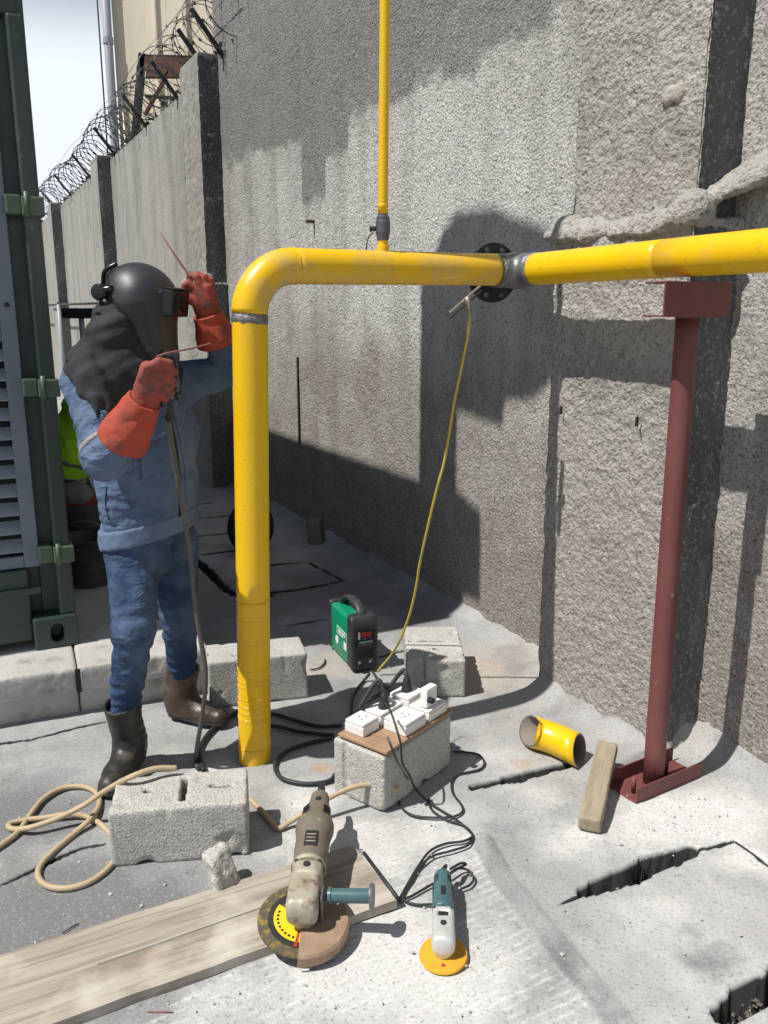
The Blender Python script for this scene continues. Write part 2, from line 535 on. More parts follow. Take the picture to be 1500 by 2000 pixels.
m_green = M('olive_green_paint', (.038, .060, .050), .45, layers=[('noise', 3, .45, .7, (.050, .075, .060), {'amt': .7}), ('noise', 6, .54, .72, (.085, .10, .09), {'amt': .6, 'stretch': (1, 1, .12), 'detail': 6}), ('noise', 25, .63, .72, (.15, .165, .15), {'amt': .5})], bumps=[('noise', 5, .15, .02), ('noise', 30, .1, .003)])
m_green2 = M('lighter_green_paint', (.085, .125, .080), .45, layers=[('noise', 8, .45, .7, (.11, .15, .10), {'amt': .7}), ('noise', 30, .62, .75, (.05, .07, .05), {'amt': .6})])
m_bluegrey = M('blue_grey_paint', (.17, .20, .235), .5, layers=[('noise', 4, .45, .7, (.22, .25, .28), {'amt': .7})])
m_dark = M('dark_void', (.012, .013, .014), .8)
m_denim = M('denim_jacket', (.080, .118, .195), .9, layers=[
    ('noise', 5, .40, .66, (.150, .200, .295), {'amt': .85, 'detail': 6}), ('noise', 14, .56, .72, (.042, .062, .110), {'amt': .7})],
    bumps=[('noise', 8, .85, .024, {'detail': 3, 'dist': 1.0, 'stretch': (1, 1, 1.5)}), ('noise', 70, .3, .003, {'detail': 3})], spec=.12)
m_denim_hem = M('denim_pale_hem', (.13, .175, .265), .9, layers=[('noise', 9, .42, .66, (.085, .120, .195), {'amt': .8, 'detail': 6})], bumps=[('wave', 260, .22, .0012, {'stretch': (1, 1, .25)}), ('noise', 40, .4, .005)], spec=.15)
m_jeans = M('blue_jeans', (.030, .056, .115), .9, layers=[
    ('noise', 4.6, .44, .64, (.105, .150, .225), {'amt': .8, 'detail': 6}), ('noise', 12, .54, .72, (.016, .030, .062), {'amt': .7})],
    bumps=[('noise', 8, .85, .024, {'detail': 3, 'dist': 1.0, 'stretch': (1, 1, 1.5)}), ('noise', 70, .3, .003, {'detail': 3})], spec=.12)
m_reflect = M('grey_reflective_tape', (.27, .265, .25), .6, bumps=[('noise', 30, .5, .006)])
m_louvre = M('louvre_paint', (.36, .40, .44), .5, layers=[('noise', 5, .5, .72, (.26, .28, .30), {'amt': .6})])
m_hood = M('black_cotton_hood', (.038, .038, .043), .9, layers=[('noise', 6, .45, .7, (.060, .060, .067), {'amt': .8})], bumps=[('noise', 12, .5, .014, {'detail': 4})], spec=.15)
m_mask = M('black_fibre_mask', (.030, .031, .034), .42, layers=[('noise', 9, .45, .75, (.045, .046, .05), {'amt': .6, 'detail': 7}), ('noise', 60, .64, .74, (.10, .10, .10), {'amt': .35})], bumps=[('noise', 18, .08, .005)], rvar=.10)
m_lens = M('lens_frame_plastic', (.010, .010, .011), .22)
m_glass = M('dark_lens_glass', (.006, .009, .008), .05, spec=.7)
m_glove = M('orange_leather_glove', (.42, .072, .038), .72, layers=[('noise', 8, .42, .7, (.34, .058, .040), {'amt': .8}), ('noise', 14, .50, .68, (.15, .062, .050), {'amt': .7, 'detail': 7})], bumps=[('noise', 30, .5, .008, {'detail': 5}), ('noise', 160, .3, .002)], spec=.3)
m_glove_worn = M('worn_glove_leather', (.33, .066, .048), .75, layers=[('noise', 9, .42, .66, (.22, .092, .075), {'amt': .85}), ('noise', 18, .50, .68, (.085, .055, .048), {'amt': .75})], bumps=[('noise', 35, .5, .007, {'detail': 5})], spec=.3)
m_boot = M('black_boot_leather', (.020, .019, .018), .42, layers=[('noise', 7, .46, .72, (.055, .047, .040), {'amt': .8}), ('noise', 13, .54, .70, (.135, .125, .11), {'amt': .5, 'detail': 7})], bumps=[('noise', 22, .5, .010, {'detail': 5})], rvar=.15)
m_boot2 = M('brown_boot_leather', (.045, .032, .024), .45, layers=[('noise', 7, .46, .72, (.12, .075, .045), {'amt': .8}), ('noise', 15, .54, .70, (.17, .15, .125), {'amt': .5, 'detail': 7})], bumps=[('noise', 22, .5, .010, {'detail': 5})], rvar=.15)
m_sole = M('rubber_sole', (.03, .028, .026), .8)
m_skin = M('skin', (.20, .11, .075), .6)
m_vest = M('lime_safety_vest', (.46, .90, .03), .7, bumps=[('noise', 12, .6, .02)])
m_black = M('black_cloth', (.014, .014, .016), .9, bumps=[('noise', 12, .5, .015)])
m_tape = M('vest_grey_band', (.20, .22, .18), .5)
m_plastic_g = M('machine_green', (.0, .235, .125), .38, layers=[('noise', 14, .55, .75, (.02, .20, .11), {'amt': .5})])
m_plastic_b = M('machine_black_plastic', (.025, .026, .028), .5, layers=[('noise', 16, .48, .72, (.06, .058, .054), {'amt': .6})])
m_white = M('white_plastic', (.76, .755, .73), .42, layers=[('noise', 12, .52, .75, (.66, .65, .60), {'amt': .6})])
m_print = M('white_print', (.72, .76, .73), .5)
m_redprint = M('red_print', (.45, .03, .03), .5)
m_greenprint = M('pale_green_print', (.28, .45, .33), .5)
m_board = M('brown_board', (.34, .22, .135), .7, layers=[('noise', 12, .45, .7, (.27, .17, .10), {'amt': .8, 'stretch': (1, 1, 4)})], bumps=[('noise', 60, .3, .003)])
m_plank = M('weathered_plank', (.42, .38, .325), .85, layers=[
    ('noise', 7, .40, .62, (.31, .265, .215), {'amt': .85, 'stretch': (.25, 2.2, 1)}),
    ('noise', 30, .46, .60, (.20, .17, .135), {'amt': .6, 'stretch': (.10, 2.4, 1), 'detail': 6}),
    ('noise', 4, .52, .72, (.60, .56, .49), {'amt': .8}), ('noise', 9, .66, .78, (.46, .24, .10), {'amt': .5})],
    bumps=[('noise', 30, .45, .004, {'stretch': (.10, 2.4, 1), 'detail': 6})], spec=.25)
m_timber = M('grey_timber', (.33, .28, .20), .88, layers=[('noise', 20, .42, .68, (.23, .19, .13), {'amt': .8, 'stretch': (.3, 2.4, 1)})], bumps=[('noise', 40, .5, .004, {'stretch': (.3, 2.4, 1)})])
m_hose = M('beige_hose', (.47, .37, .235), .6, layers=[('noise', 14, .45, .7, (.36, .28, .18), {'amt': .7})], bumps=[('noise', 60, .2, .002)])
m_cable = M('black_cable', (.020, .021, .024), .55, layers=[('noise', 20, .5, .75, (.06, .06, .06), {'amt': .6})])
m_cableg = M('grey_cable', (.085, .082, .080), .6, layers=[('noise', 20, .5, .75, (.16, .15, .14), {'amt': .6})])
m_earthc = M('yellow_green_cable', (.56, .42, .07), .5, layers=[('noise', 9, .52, .66, (.20, .33, .12), {'amt': .75})])
m_brass = M('worn_bright_metal', (.45, .38, .30), .4, .8)
m_gbody = M('worn_grinder_body', (.17, .15, .115), .6, layers=[('noise', 16, .44, .7, (.13, .10, .075), {'amt': .8}), ('noise', 34, .6, .74, (.40, .36, .28), {'amt': .6})], bumps=[('noise', 40, .3, .004)])
m_ghead = M('worn_grinder_head', (.40, .37, .29), .5, .15, layers=[('noise', 16, .48, .7, (.34, .27, .19), {'amt': .8}), ('noise', 26, .53, .66, (.11, .06, .04), {'amt': .75})], bumps=[('noise', 40, .4, .004)])
m_rust = M('rusty_guard', (.33, .23, .155), .72, .1, layers=[('noise', 22, .42, .7, (.23, .135, .085), {'amt': .8}), ('noise', 50, .55, .72, (.42, .32, .22), {'amt': .6})], bumps=[('noise', 50, .3, .003)])
m_disc = M('abrasive_disc', (.10, .085, .055), .9, layers=[('noise', 50, .52, .66, (.42, .29, .03), {'amt': .6})], bumps=[('noise', 150, .7, .003)])
m_label_y = M('yellow_label', (.82, .56, .01), .5)
m_teal = M('teal_handle', (.055, .125, .140), .38, layers=[('noise', 18, .5, .74, (.10, .17, .17), {'amt': .6})])
m_silver = M('cast_aluminium', (.62, .62, .60), .42, .35, layers=[('noise', 24, .5, .72, (.46, .45, .43), {'amt': .6})])
m_odisc = M('orange_disc', (.62, .33, .02), .85, layers=[('noise', 30, .5, .7, (.44, .22, .02), {'amt': .7}), ('noise', 45, .66, .74, (.12, .07, .03), {'amt': .7})], bumps=[('noise', 200, .6, .002)])
m_cream = M('cream_render', (.72, .65, .51), .9, layers=[('noise', 2.2, .45, .7, (.58, .51, .39), {'amt': .6, 'stretch': (1, 1, .14), 'detail': 6}), ('noise', 7, .6, .75, (.30, .27, .22), {'amt': .5, 'stretch': (1, 1, .1)})], bumps=[('noise', 20, .2, .01)])
m_pvc = M('grey_pvc', (.36, .37, .40), .5)
m_wire = M('galvanised_wire', (.10, .10, .105), .5, .6)
m_iron = M('dark_angle_iron', (.035, .033, .034), .6, .3)
m_rustbeam = M('rusty_beam', (.16, .075, .05), .8, layers=[('noise', 8, .45, .7, (.09, .045, .035), {'amt': .8})], bumps=[('noise', 30, .4, .006)])
m_tyre = M('old_tyre', (.022, .020, .019), .85, layers=[('noise', 12, .5, .74, (.07, .055, .05), {'amt': .7})])
m_brick = M('grey_brick', (.22, .19, .16), .9, layers=[('noise', 14, .45, .7, (.15, .12, .10), {'amt': .7})], bumps=[('noise', 50, .5, .005)])
m_redcloth = M('red_cloth', (.20, .03, .035), .9, bumps=[('noise', 20, .6, .01)])
m_greycloth = M('grey_cloth', (.17, .175, .19), .9, bumps=[('noise', 20, .6, .01)])
m_bucket = M('dirty_bucket', (.055, .052, .05), .6, layers=[('noise', 10, .5, .75, (.14, .13, .12), {'amt': .6})])
m_rodcoat = M('electrode_coating', (.24, .10, .085), .7)
m_moss = M('dark_moss', (.03, .035, .022), .95)

# ------------------------------------------------------------------ ground
ground = mk('ground', [(-150, -150, -.14), (150, -150, -.14), (150, 150, -.14), (-150, 150, -.14)], [[0, 1, 2, 3]], m_earth, None, False)
tag(ground, 'grey concrete yard floor of slabs with open joints', None, None, 'structure')

def gp(x, y):
    return np.array(sd(G(x, y)))
def pl(*pts): return np.array([gp(*p) for p in pts])
JOINTS = [                                   # centre line (photo), widths, depth
    (pl((925, 1538), (1000, 1522), (1060, 1507), (1112, 1494)), [.026, .044, .042, .034], .08),
    (pl((1052, 1778), (1095, 1762), (1138, 1747)), [.003, .004, .008], .012),
    (pl((1138, 1742), (1180, 1728), (1250, 1700), (1300, 1682), (1352, 1660)), [.034, .062, .072, .064, .046], .09),
    (pl((1352, 1664), (1395, 1655), (1432, 1643)), [.012, .009, .006], .03),
    (pl((1432, 1643), (1470, 1668), (1500, 1690)), [.006, .005, .005], .02),
    (pl((1412, 1985), (1450, 1950), (1500, 1925), (1620, 1870)), [.04, .065, .075, .075], .09),
    (pl((735, 1284), (790, 1270)), [.022, .022], .06),
    (pl((560, 1222), (600, 1215), (640, 1209)), [.014, .026, .014], .05),
    (pl((522, 1157), (580, 1152), (640, 1140), (672, 1133)), [.032, .036, .022, .012], .05),
    (pl((522, 1104), (560, 1100), (600, 1097)), [.03, .03, .012], .05),
    (pl((600, 1097), (640, 1118), (672, 1134)), [.012, .01, .012], .03),
    (pl((395, 1083), (440, 1078), (470, 1074)), [.02, .03, .03], .05),
    (pl((385, 1047), (430, 1043), (470, 1040)), [.03, .03, .03], .05),
    (pl((385, 1012), (430, 1009), (470, 1006)), [.03, .03, .03], .05),
    (pl((385, 984), (415, 981)), [.04, .03], .05),
    (pl((380, 1090), (410, 1118), (440, 1150), (465, 1162), (530, 1162)), [.04, .05, .035, .03, .03], .05),
    (pl((0, 1452), (60, 1444), (120, 1428), (170, 1415), (205, 1408)), [.012, .010, .014, .010, .008], .02),
    (pl((0, 1732), (60, 1704), (120, 1675), (160, 1658), (205, 1650)), [.006, .010, .012, .010, .006], .02),
]
def segdist(S, D, line, wid):
    best = np.full(S.shape, 9.0); bw = np.full(S.shape, .01)
    for i in range(len(line) - 1):
        a, b = line[i], line[i + 1]; ab = b - a
        t = np.clip(((S - a[0]) * ab[0] + (D - a[1]) * ab[1]) / (ab @ ab), 0, 1)
        q = np.hypot(S - a[0] - t * ab[0], D - a[1] - t * ab[1])
        ww = wid[i] + (wid[i + 1] - wid[i]) * t
        k = (q - ww / 2) < (best - bw / 2)
        best = np.where(k, q, best); bw = np.where(k, ww, bw)
    return best, bw
def inpoly(S, D, poly):
    ins = np.zeros(S.shape, bool)
    n = len(poly)
    for i in range(n):
        (x0, y0), (x1, y1) = poly[i], poly[(i + 1) % n]
        c = ((y0 > D) != (y1 > D)) & (S < (x1 - x0) * (D - y0) / (y1 - y0 + 1e-12) + x0)
        ins ^= c
    return ins
COMB = pl((560, 1590), (900, 1600), (960, 1690), (1050, 1800), (1180, 2010), (250, 2010), (560, 1840))
BAND = pl((940, 1640), (985, 1720), (1060, 1815), (1130, 1900), (1215, 2010))
PALE = [(700, 1660, .22, .6), (850, 1630, .25, .5), (720, 1860, .30, .75), (860, 1930, .25, .6), (1290, 1600, .20, .9), (1400, 1600, .20, .95), (1120, 1640, .18, .6), (1050, 1560, .15, .5), (420, 1500, .12, .6), (1300, 1800, .25, .5), (480, 1950, .2, .45), (1460, 1680, .12, .8),
        (1250, 1640, .2, .55), (1420, 1850, .35, .45), (1300, 1950, .3, .4), (600, 1560, .14, .7), (960, 1480, .2, .45), (320, 1480, .2, .35), (520, 1640, .15, .45), (1150, 1880, .2, .35)]
DARK_AND_SHADE = [(120, 1800, .40, .8), (60, 1600, .35, .7), (300, 1780, .28, .75), (1230, 1490, .1, .4), (1000, 1640, .14, .45), (1410, 1860, .05, .95), (450, 1890, .12, .5), (420, 1180, .8, .8), (650, 1150, .6, .75), (800, 1200, .4, .6), (1260, 1610, .07, .5), (1390, 1880, .07, .9), (1350, 1830, .05, .8), (1080, 1900, .12, .5), (250, 1960, .2, .5)]  # floor stains, plus far blobs that paint the container's shade darker
TAN = [(950, 1310, .35, .9), (640, 1300, .2, .9), (1000, 1400, .25, .5), (1350, 1450, .3, .5), (560, 1400, .2, .4)]
RUST = [(625, 1500, .05, 1.0), (600, 1560, .04, .9), (1020, 1495, .06, .8), (525, 1478, .03, 1.0)]
cA, cB = gp(640, 1905), gp(800, 1838)
cdir = nrm(cB - cA); cper = np.array([-cdir[1], cdir[0]])
STRIP = [-.62, -.17, .41, .99, 1.58, 2.16, 2.74, 3.19, 3.70, 4.19, 4.70, 5.25]

def ground_patch(s0, s1, d0, d1, res):
    ns, nd = int(round((s1 - s0) / res)) + 1, int(round((d1 - d0) / res)) + 1
    S, D = np.meshgrid(np.linspace(s0, s1, ns), np.linspace(d0, d1, nd), indexing='ij')
    S, D = S.ravel(), D.ravel()
    P3 = np.stack([S, D, 0 * S], 1)
    z = fbm(P3, 1.7, 3, 3) * .008 + fbm(P3, 14, 3, 9) * .0022
    fil = np.where(S < 1.1, .085, .05) * np.exp(-np.maximum(D - np.where((S > .3) & (S < .97), .2, 0), 0) / .055)
    z += fil * (1 + .5 * fbm(P3, 9, 3, 5))
    gap = np.zeros(len(S))
    wob = fbm(P3, 15, 2, 21)
    for line, wid, dep in JOINTS:
        lo, hi = line.min(0) - .12, line.max(0) + .12
        k = (S > lo[0]) & (S < hi[0]) & (D > lo[1]) & (D < hi[1])
        if not k.any(): continue
        q, ww = segdist(S[k], D[k], line, wid)
        t = sstep(ww / 2 * (1 + .5 * wob[k]) - q, -res * .35, res * .65)
        z[k] -= t * dep * 1.4 * (1 + .35 * wob[k]); gap[k] = np.maximum(gap[k], t)
    q, _ = segdist(S, D, BAND, [.07] * 5)
    bandm = 1 - sstep(q, .030, .042)
    z += bandm * .004
    def blobs(lst):
        o = np.zeros(len(S))
        for x, y, r, a in lst:
            c = gp(x, y)
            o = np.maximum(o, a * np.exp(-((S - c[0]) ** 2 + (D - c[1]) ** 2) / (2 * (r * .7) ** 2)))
        return o
    comb = inpoly(S, D, COMB).astype(float) * (1 - bandm)
    P = W0 + S[:, None] * U + D[:, None] * NW
    V = P + z[:, None] * UP
    I = np.arange(ns * nd).reshape(ns, nd)
    Fq = np.stack([I[:-1, :-1], I[1:, :-1], I[1:, 1:], I[:-1, 1:]], -1).reshape(-1, 4)[:, ::-1]
    Sc, Dc = S[Fq].mean(1), D[Fq].mean(1)
    reg = np.zeros(len(Fq), int)
    on = (Dc > .37) & (Dc < 1.03)
    kk = np.searchsorted(STRIP, Sc)
    reg = np.where(on & (kk > 0) & (kk < len(STRIP)), kk, 0)
    at = dict(gap=gap, comb=comb, combc=S * cper[0] + D * cper[1], pale=blobs(PALE) + .10 * comb, dark=blobs(DARK_AND_SHADE) + .30 * bandm, tan=blobs(TAN), rust=blobs(RUST))
    for r_ in np.unique(reg):
        fsel = Fq[reg == r_]
        u_, inv = np.unique(fsel, return_inverse=True)
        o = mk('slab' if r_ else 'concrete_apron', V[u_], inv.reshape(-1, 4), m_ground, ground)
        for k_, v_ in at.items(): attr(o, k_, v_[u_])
ground_patch(-1.3, 2.2, -.25, 2.75, .0075)
ground_patch(2.2, 6.0, -.25, 1.8, .015)
ground_patch(2.2, 6.0, 1.8, 4.2, .08)
ground_patch(6.0, 26.0, -.25, 4.2, .10)
ground_patch(-1.3, 2.2, 2.75, 4.5, .05)
ground_patch(-4.0, -1.3, -.25, 4.5, .06)

# ------------------------------------------------------------------ boundary wall
WT = 3.69
wall = thing('boundary_wall', WP(3, 0, 0), 'tall grey roughcast concrete boundary wall with square pillars and razor wire on top', 'wall')
def sweep(name, path, z0, z1, res, zres, amp, seed, mat, parent, fs=44.0, top=True, stainf=None):
    path = np.asarray(path, float)
    seg = np.diff(path, axis=0); ln = np.hypot(seg[:, 0], seg[:, 1]); cum = np.r_[0, np.cumsum(ln)]
    n = max(2, int(cum[-1] / res) + 1)
    t = np.unique(np.r_[np.linspace(0, cum[-1], n), cum])
    S = np.interp(t, cum, path[:, 0]); D = np.interp(t, cum, path[:, 1])
    tt = np.gradient(np.stack([S, D], 1), axis=0); tt /= np.linalg.norm(tt, axis=1)[:, None] + 1e-9
    nn = np.stack([-tt[:, 1], tt[:, 0]], 1)                # outward
    nz = max(2, int((z1 - z0) / zres) + 1)
    Z = np.linspace(z0, z1, nz)
    B = (W0 + S[:, None] * U + D[:, None] * NW)
    Nn = nn[:, :1] * U + nn[:, 1:] * NW
    V = B[:, None, :] + Z[None, :, None] * UP
    V = V.reshape(-1, 3); Nv = np.repeat(Nn, nz, 0)
    h = amp * (.9 * fbm(V, fs, 2, seed) + .8 * np.maximum(0, fbm(V, fs * .62, 2, seed + 5)) + .8 * fbm(V, 6.0, 2, seed + 9))
    V = V + Nv * h[:, None]
    I = np.arange(len(t) * nz).reshape(len(t), nz)
    Fq = np.stack([I[:-1, :-1], I[1:, :-1], I[1:, 1:], I[:-1, 1:]], -1).reshape(-1, 4)
    o = mk(name, V, Fq, mat, parent)
    Sv = np.repeat(S, nz); Zv = np.tile(Z, len(t))
    for k_, v_ in (stainf(Sv, Zv) if stainf else dict(dirt=np.clip(1.5 - Zv / 1.3, 0, 1) * .7)).items(): attr(o, k_, v_)
    return o
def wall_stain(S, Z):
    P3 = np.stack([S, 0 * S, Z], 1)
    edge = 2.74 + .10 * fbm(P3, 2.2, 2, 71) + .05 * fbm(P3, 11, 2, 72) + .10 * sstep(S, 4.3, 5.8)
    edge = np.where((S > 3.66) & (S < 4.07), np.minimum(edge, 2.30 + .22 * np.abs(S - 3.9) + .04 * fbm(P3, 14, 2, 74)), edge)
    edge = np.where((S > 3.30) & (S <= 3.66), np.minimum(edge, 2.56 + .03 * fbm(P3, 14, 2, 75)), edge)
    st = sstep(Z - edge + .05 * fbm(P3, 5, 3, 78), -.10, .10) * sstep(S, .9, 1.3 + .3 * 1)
    blot = np.exp(-((S - 2.95) ** 2 / .08 + (Z - 1.25) ** 2 / .10)) * .4 + np.exp(-((S - 3.8) ** 2 / .10 + (Z - 1.25) ** 2 / .10)) * .35
    pale = np.exp(-((S - 2.4) ** 2 / 2.2 + (Z - 2.15) ** 2 / .55)) * 1.0 + np.exp(-((S - 4.6) ** 2 / 1.2 + (Z - 2.2) ** 2 / .3)) * .5 + np.exp(-((S - 2.9) ** 2 / .25 + (Z - 1.45) ** 2 / .06)) * .5
    dirt = np.clip(1.25 - Z / 1.5, 0, 1) * .8 + blot
    return dict(stain=st, pale=pale, dirt=dirt)
sweep('wall_panel', [(6.0, 0), (-1.2, 0)], -.05, WT + .5, .0105, .0105, .0050, 1, m_wall, wall, stainf=wall_stain)
sweep('wall_panel', [(26, 0), (6.0, 0)], -.05, WT, .05, .05, .006, 2, m_farwall, wall, fs=12)
# the wall's own thickness and top
PIL = [.33, 5.91, 11.09, 16.56, 22.0]
vv, ff = join([boxm(WP(13.9, -.13, WT / 2 - .04), (U, NW, UP), (24.6, .16, WT + .05)), boxm(WP(-.1, -.13, (WT + .4) / 2), (U, NW, UP), (3.4, .16, WT + .48))])
mk('wall_core', vv, ff, m_farwall, wall, False)
for i, s0 in enumerate(PIL):
    near = i == 0
    wdt = .60
    mt = m_pier if near else m_farwall
    r_ = .009 if near else (.016 if i == 1 else .05)
    am = .0075 if near else .008
    fs_ = 36 if near else (26 if i == 1 else 12)
    hi_ = WT + .5 if near else WT + .02
    sweep('pillar', [(s0 + wdt, -.02), (s0 + wdt, .175), (s0, .175)], 1.84, hi_, r_, r_, am, 30 + i, mt, wall, fs=fs_)
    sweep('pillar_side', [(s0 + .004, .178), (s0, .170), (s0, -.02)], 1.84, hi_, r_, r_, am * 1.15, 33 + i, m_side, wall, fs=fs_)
    sweep('pillar_base', [(s0 + wdt + .04, -.02), (s0 + wdt + .04, .215), (s0 - .03, .215)], -.03, 1.86, r_, r_, am, 40 + i, mt, wall, fs=fs_)
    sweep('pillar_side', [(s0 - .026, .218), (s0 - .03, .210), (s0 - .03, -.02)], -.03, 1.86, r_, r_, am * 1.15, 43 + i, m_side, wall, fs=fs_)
    if not near:
        box('pillar_top', WP(s0 + wdt / 2, .08, WT + .03), (U, NW, UP), (wdt - .01, .19, .05), m_farwall, wall, .01)
    # ragged mortar shoulder where the thicker base ends
    a, b = WP(s0 + wdt + .04, .19, 1.86), WP(s0 - .03, .19, 1.87)
    def fm(P, a=a, b=b, i=i, s0=s0):
        d = box_(P, WP(s0 + wdt / 2, .10, 1.846), (U, NW, UP), (wdt / 2 + .040, .112, .016), .008)
        for ds, rs_, rd_, rz_, dz in ((.62, .10, .045, .050, .02), (.47, .09, .030, .030, .0), (.30, .10, .030, .026, .0), (.13, .09, .034, .034, .01), (.02, .07, .045, .055, .03)):
            d = smin(d, ell_(P, WP(s0 + ds, .185, 1.858 + dz), (U, nrm(NW - .5 * UP), nrm(UP + .5 * NW)), (rs_, rd_ + .03, rz_)), .03)
        return d + .012 * fbm(P, 9, 2, 60 + i) + .010 * fbm(P, 34, 3, 61)
    lo = np.minimum(np.minimum(a, b), WP(s0 - .05, .0, 1.7)) - .14; hi = np.maximum(np.maximum(a, b), WP(s0, 0, 2.0)) + .14
    if i < 3:
        sdfo('mortar_ledge', fm, lo, hi, .009 if i < 2 else .03, m_pier, wall)
# the same shoulder along the wall to the right of the near pillar, and a patch of thrown mortar
def fm2(P):
    d = cap_(P, WP(.25, .0, 1.97), WP(-1.0, .0, 2.0), .02, .022, UP, 1.2)
    for q, rr_ in ((WP(.33, .15, 1.92), .06), (WP(.30, .09, 1.95), .065), (WP(.24, .04, 1.99), .07), (WP(.15, .01, 2.03), .075), (WP(.04, .0, 2.05), .07)):
        d = smin(d, ell_(P, q, (nrm(U * .8 - UP * .3), nrm(NW - .4 * UP), nrm(UP + .4 * NW)), (rr_ * 1.4, rr_ * .6, rr_ * .45)), .04)
    return d + .012 * fbm(P, 9, 2, 66) + .010 * fbm(P, 34, 3, 67)
sdfo('mortar_ledge', fm2, np.minimum(WP(.5, 0, 1.75), WP(-1.1, 0, 1.75)) - np.array([.25, .25, 0]), np.maximum(WP(.5, 0, 2.25), WP(-1.1, 0, 2.25)) + np.array([.25, .25, 0]), .010, m_pier, wall)
def fm3(P):
    d = ell_(P, WP(.47, .175, 2.25), (U, NW, UP), (.045, .018, .035))
    return d + .008 * fbm(P, 30, 3, 68)
sdfo('mortar_lump', fm3, WP(.47, .175, 2.25) - .09, WP(.47, .175, 2.25) + .09, .006, m_mortar, wall)
# vertical groove strip left in the render near the far pillar
for (s_, z0_, z1_, o_, w_) in ((4.21, .62, 1.27, .006, .022), (7.0, 2.0, 3.0, .006, .02)):
    box('groove', WP(s_, o_, (z0_ + z1_) / 2), (U, NW, UP), (w_, .014, z1_ - z0_), m_dark, wall, min(.003, w_ * .3))
for (s_, z_) in ((3.86, 2.19),):
    box('iron_stub', WP(s_, .03, z_), (U, NW, UP), (.02, .06, .02), m_rustbeam, wall)
for (s_, z_, h_) in ((.47, 1.2, .07), (.88, 1.2, .06)):
    box('tie_stub', WP(s_, .232, z_), (U, NW, UP), (.007, .012, h_ * .5), m_iron, wall, .002)

# pipe run and standpipes low on the far bays
lp = thing('wall_pipe', WP(14, .3, 1.72), 'thin dark pipe running along the far bays of the wall', 'pipe')
rod('run', WP(20, .27, 1.84), WP(8.0, .27, 1.73), .018, m_iron, lp, 8)
rod('drop_pipe', WP(15.6, .30, 1.80), WP(15.6, .30, -.02), .035, m_pvc, lp, 8)
rod('bracket', WP(12, .0, 1.77), WP(12, .30, 1.77), .014, m_iron, lp, 6)
tp = thing('tee_post', A(160, 950, 8.6) * np.array([1, 1, 0]), 'black T-shaped post top behind the masked welder, before the far wall', 'post')
pa = A(158, 612, 8.6)
rod('stem', (pa[0], pa[1], -.02), pa, .028, m_pvc, tp, 10)
box('crossbar', pa, ((1, 0, 0), (0, 1, 0), UP), (.36, .09, .10), m_iron, tp, .01)

# ------------------------------------------------------------------ razor wire
rw = thing('razor_wire', WP(12, -.05, WT), 'coiled razor wire on leaning dark iron posts along the wall top', 'razor wire')
rng = random.Random(4)
def coil(s0, s1, rad, pitch, zc, dc, seed):
    nturn = int((s1 - s0) / pitch); n = nturn * 22
    t = np.linspace(0, 1, n)
    th = t * nturn * 2 * np.pi
    rr = rad * (1 + .16 * vnoise(np.stack([t * nturn * .8, 0 * t, 0 * t + seed], 1), seed))
    S = s0 + (s1 - s0) * t + .05 * vnoise(np.stack([t * nturn * 1.1, 0 * t + 3, 0 * t], 1), seed)
    dz = .06 * vnoise(np.stack([t * 14, 0 * t + 9, 0 * t], 1), seed)
    return np.stack([WP(S[i], dc + rr[i] * np.cos(th[i]), zc + dz[i] + rr[i] * np.sin(th[i])) for i in range(n)])
for (a_, b_, rad_, pit_, seed_) in ((5.1, 8.6, .29, .30, 1), (8.6, 11.4, .27, .30, 2), (11.4, 22.0, .29, .33, 3), (5.3, 12.0, .22, .42, 5)):
    C_ = coil(a_, b_, rad_, pit_, WT + .32, -.06, seed_)
    v0, f0 = tubem(C_, .0042 + .0005 * (a_ - 5), 4)
    parts = [(v0, f0)]
    step = 3
    for i in range(2, len(C_) - 2, step):
        T_ = nrm(C_[i + 1] - C_[i]); p_ = nrm(np.cross(T_, [rng.uniform(-1, 1), rng.uniform(-1, 1), rng.uniform(-1, 1)]))
        q_ = np.cross(T_, p_)
        w_, h_ = .011 + .0005 * a_, .013 + .0007 * a_
        parts.append((np.array([C_[i] - p_ * h_ + T_ * w_, C_[i] + p_ * h_ + T_ * w_, C_[i] + p_ * h_ * .5, C_[i] + p_ * h_ - T_ * w_, C_[i] - p_ * h_ - T_ * w_, C_[i] - p_ * h_ * .5]), [[0, 1, 2, 5], [5, 2, 3, 4]]))
    vv, ff = join(parts)
    mk('coil', vv, ff, m_wire, rw, False)
for (s_, ln_) in ((5.75, .42), (6.25, .40), (7.3, .40), (8.75, .40), (10.7, .42), (12.8, .42), (15.0, .42), (17.2, .42), (19.8, .42)):
    b_ = WP(s_, -.02, WT - .03); t_ = b_ + NW * ln_ * .62 + UP * ln_ * .82 + U * .02
    mid = (b_ + t_) / 2; dr = nrm(t_ - b_)
    box('post', mid, (dr, U, np.cross(dr, U)), (ln_ * 1.1, .034, .034), m_iron, rw, .004)
for k_ in (0, 1, 2):
    zz = WT + .10 + .2 * k_
    tube('strand', np.array([WP(s_, -.05 + .12 * k_, zz + .02 * math.sin(s_ * 2.3 + k_)) for s_ in np.arange(5.2, 21, .35)]), .0028, m_wire, rw, 4)
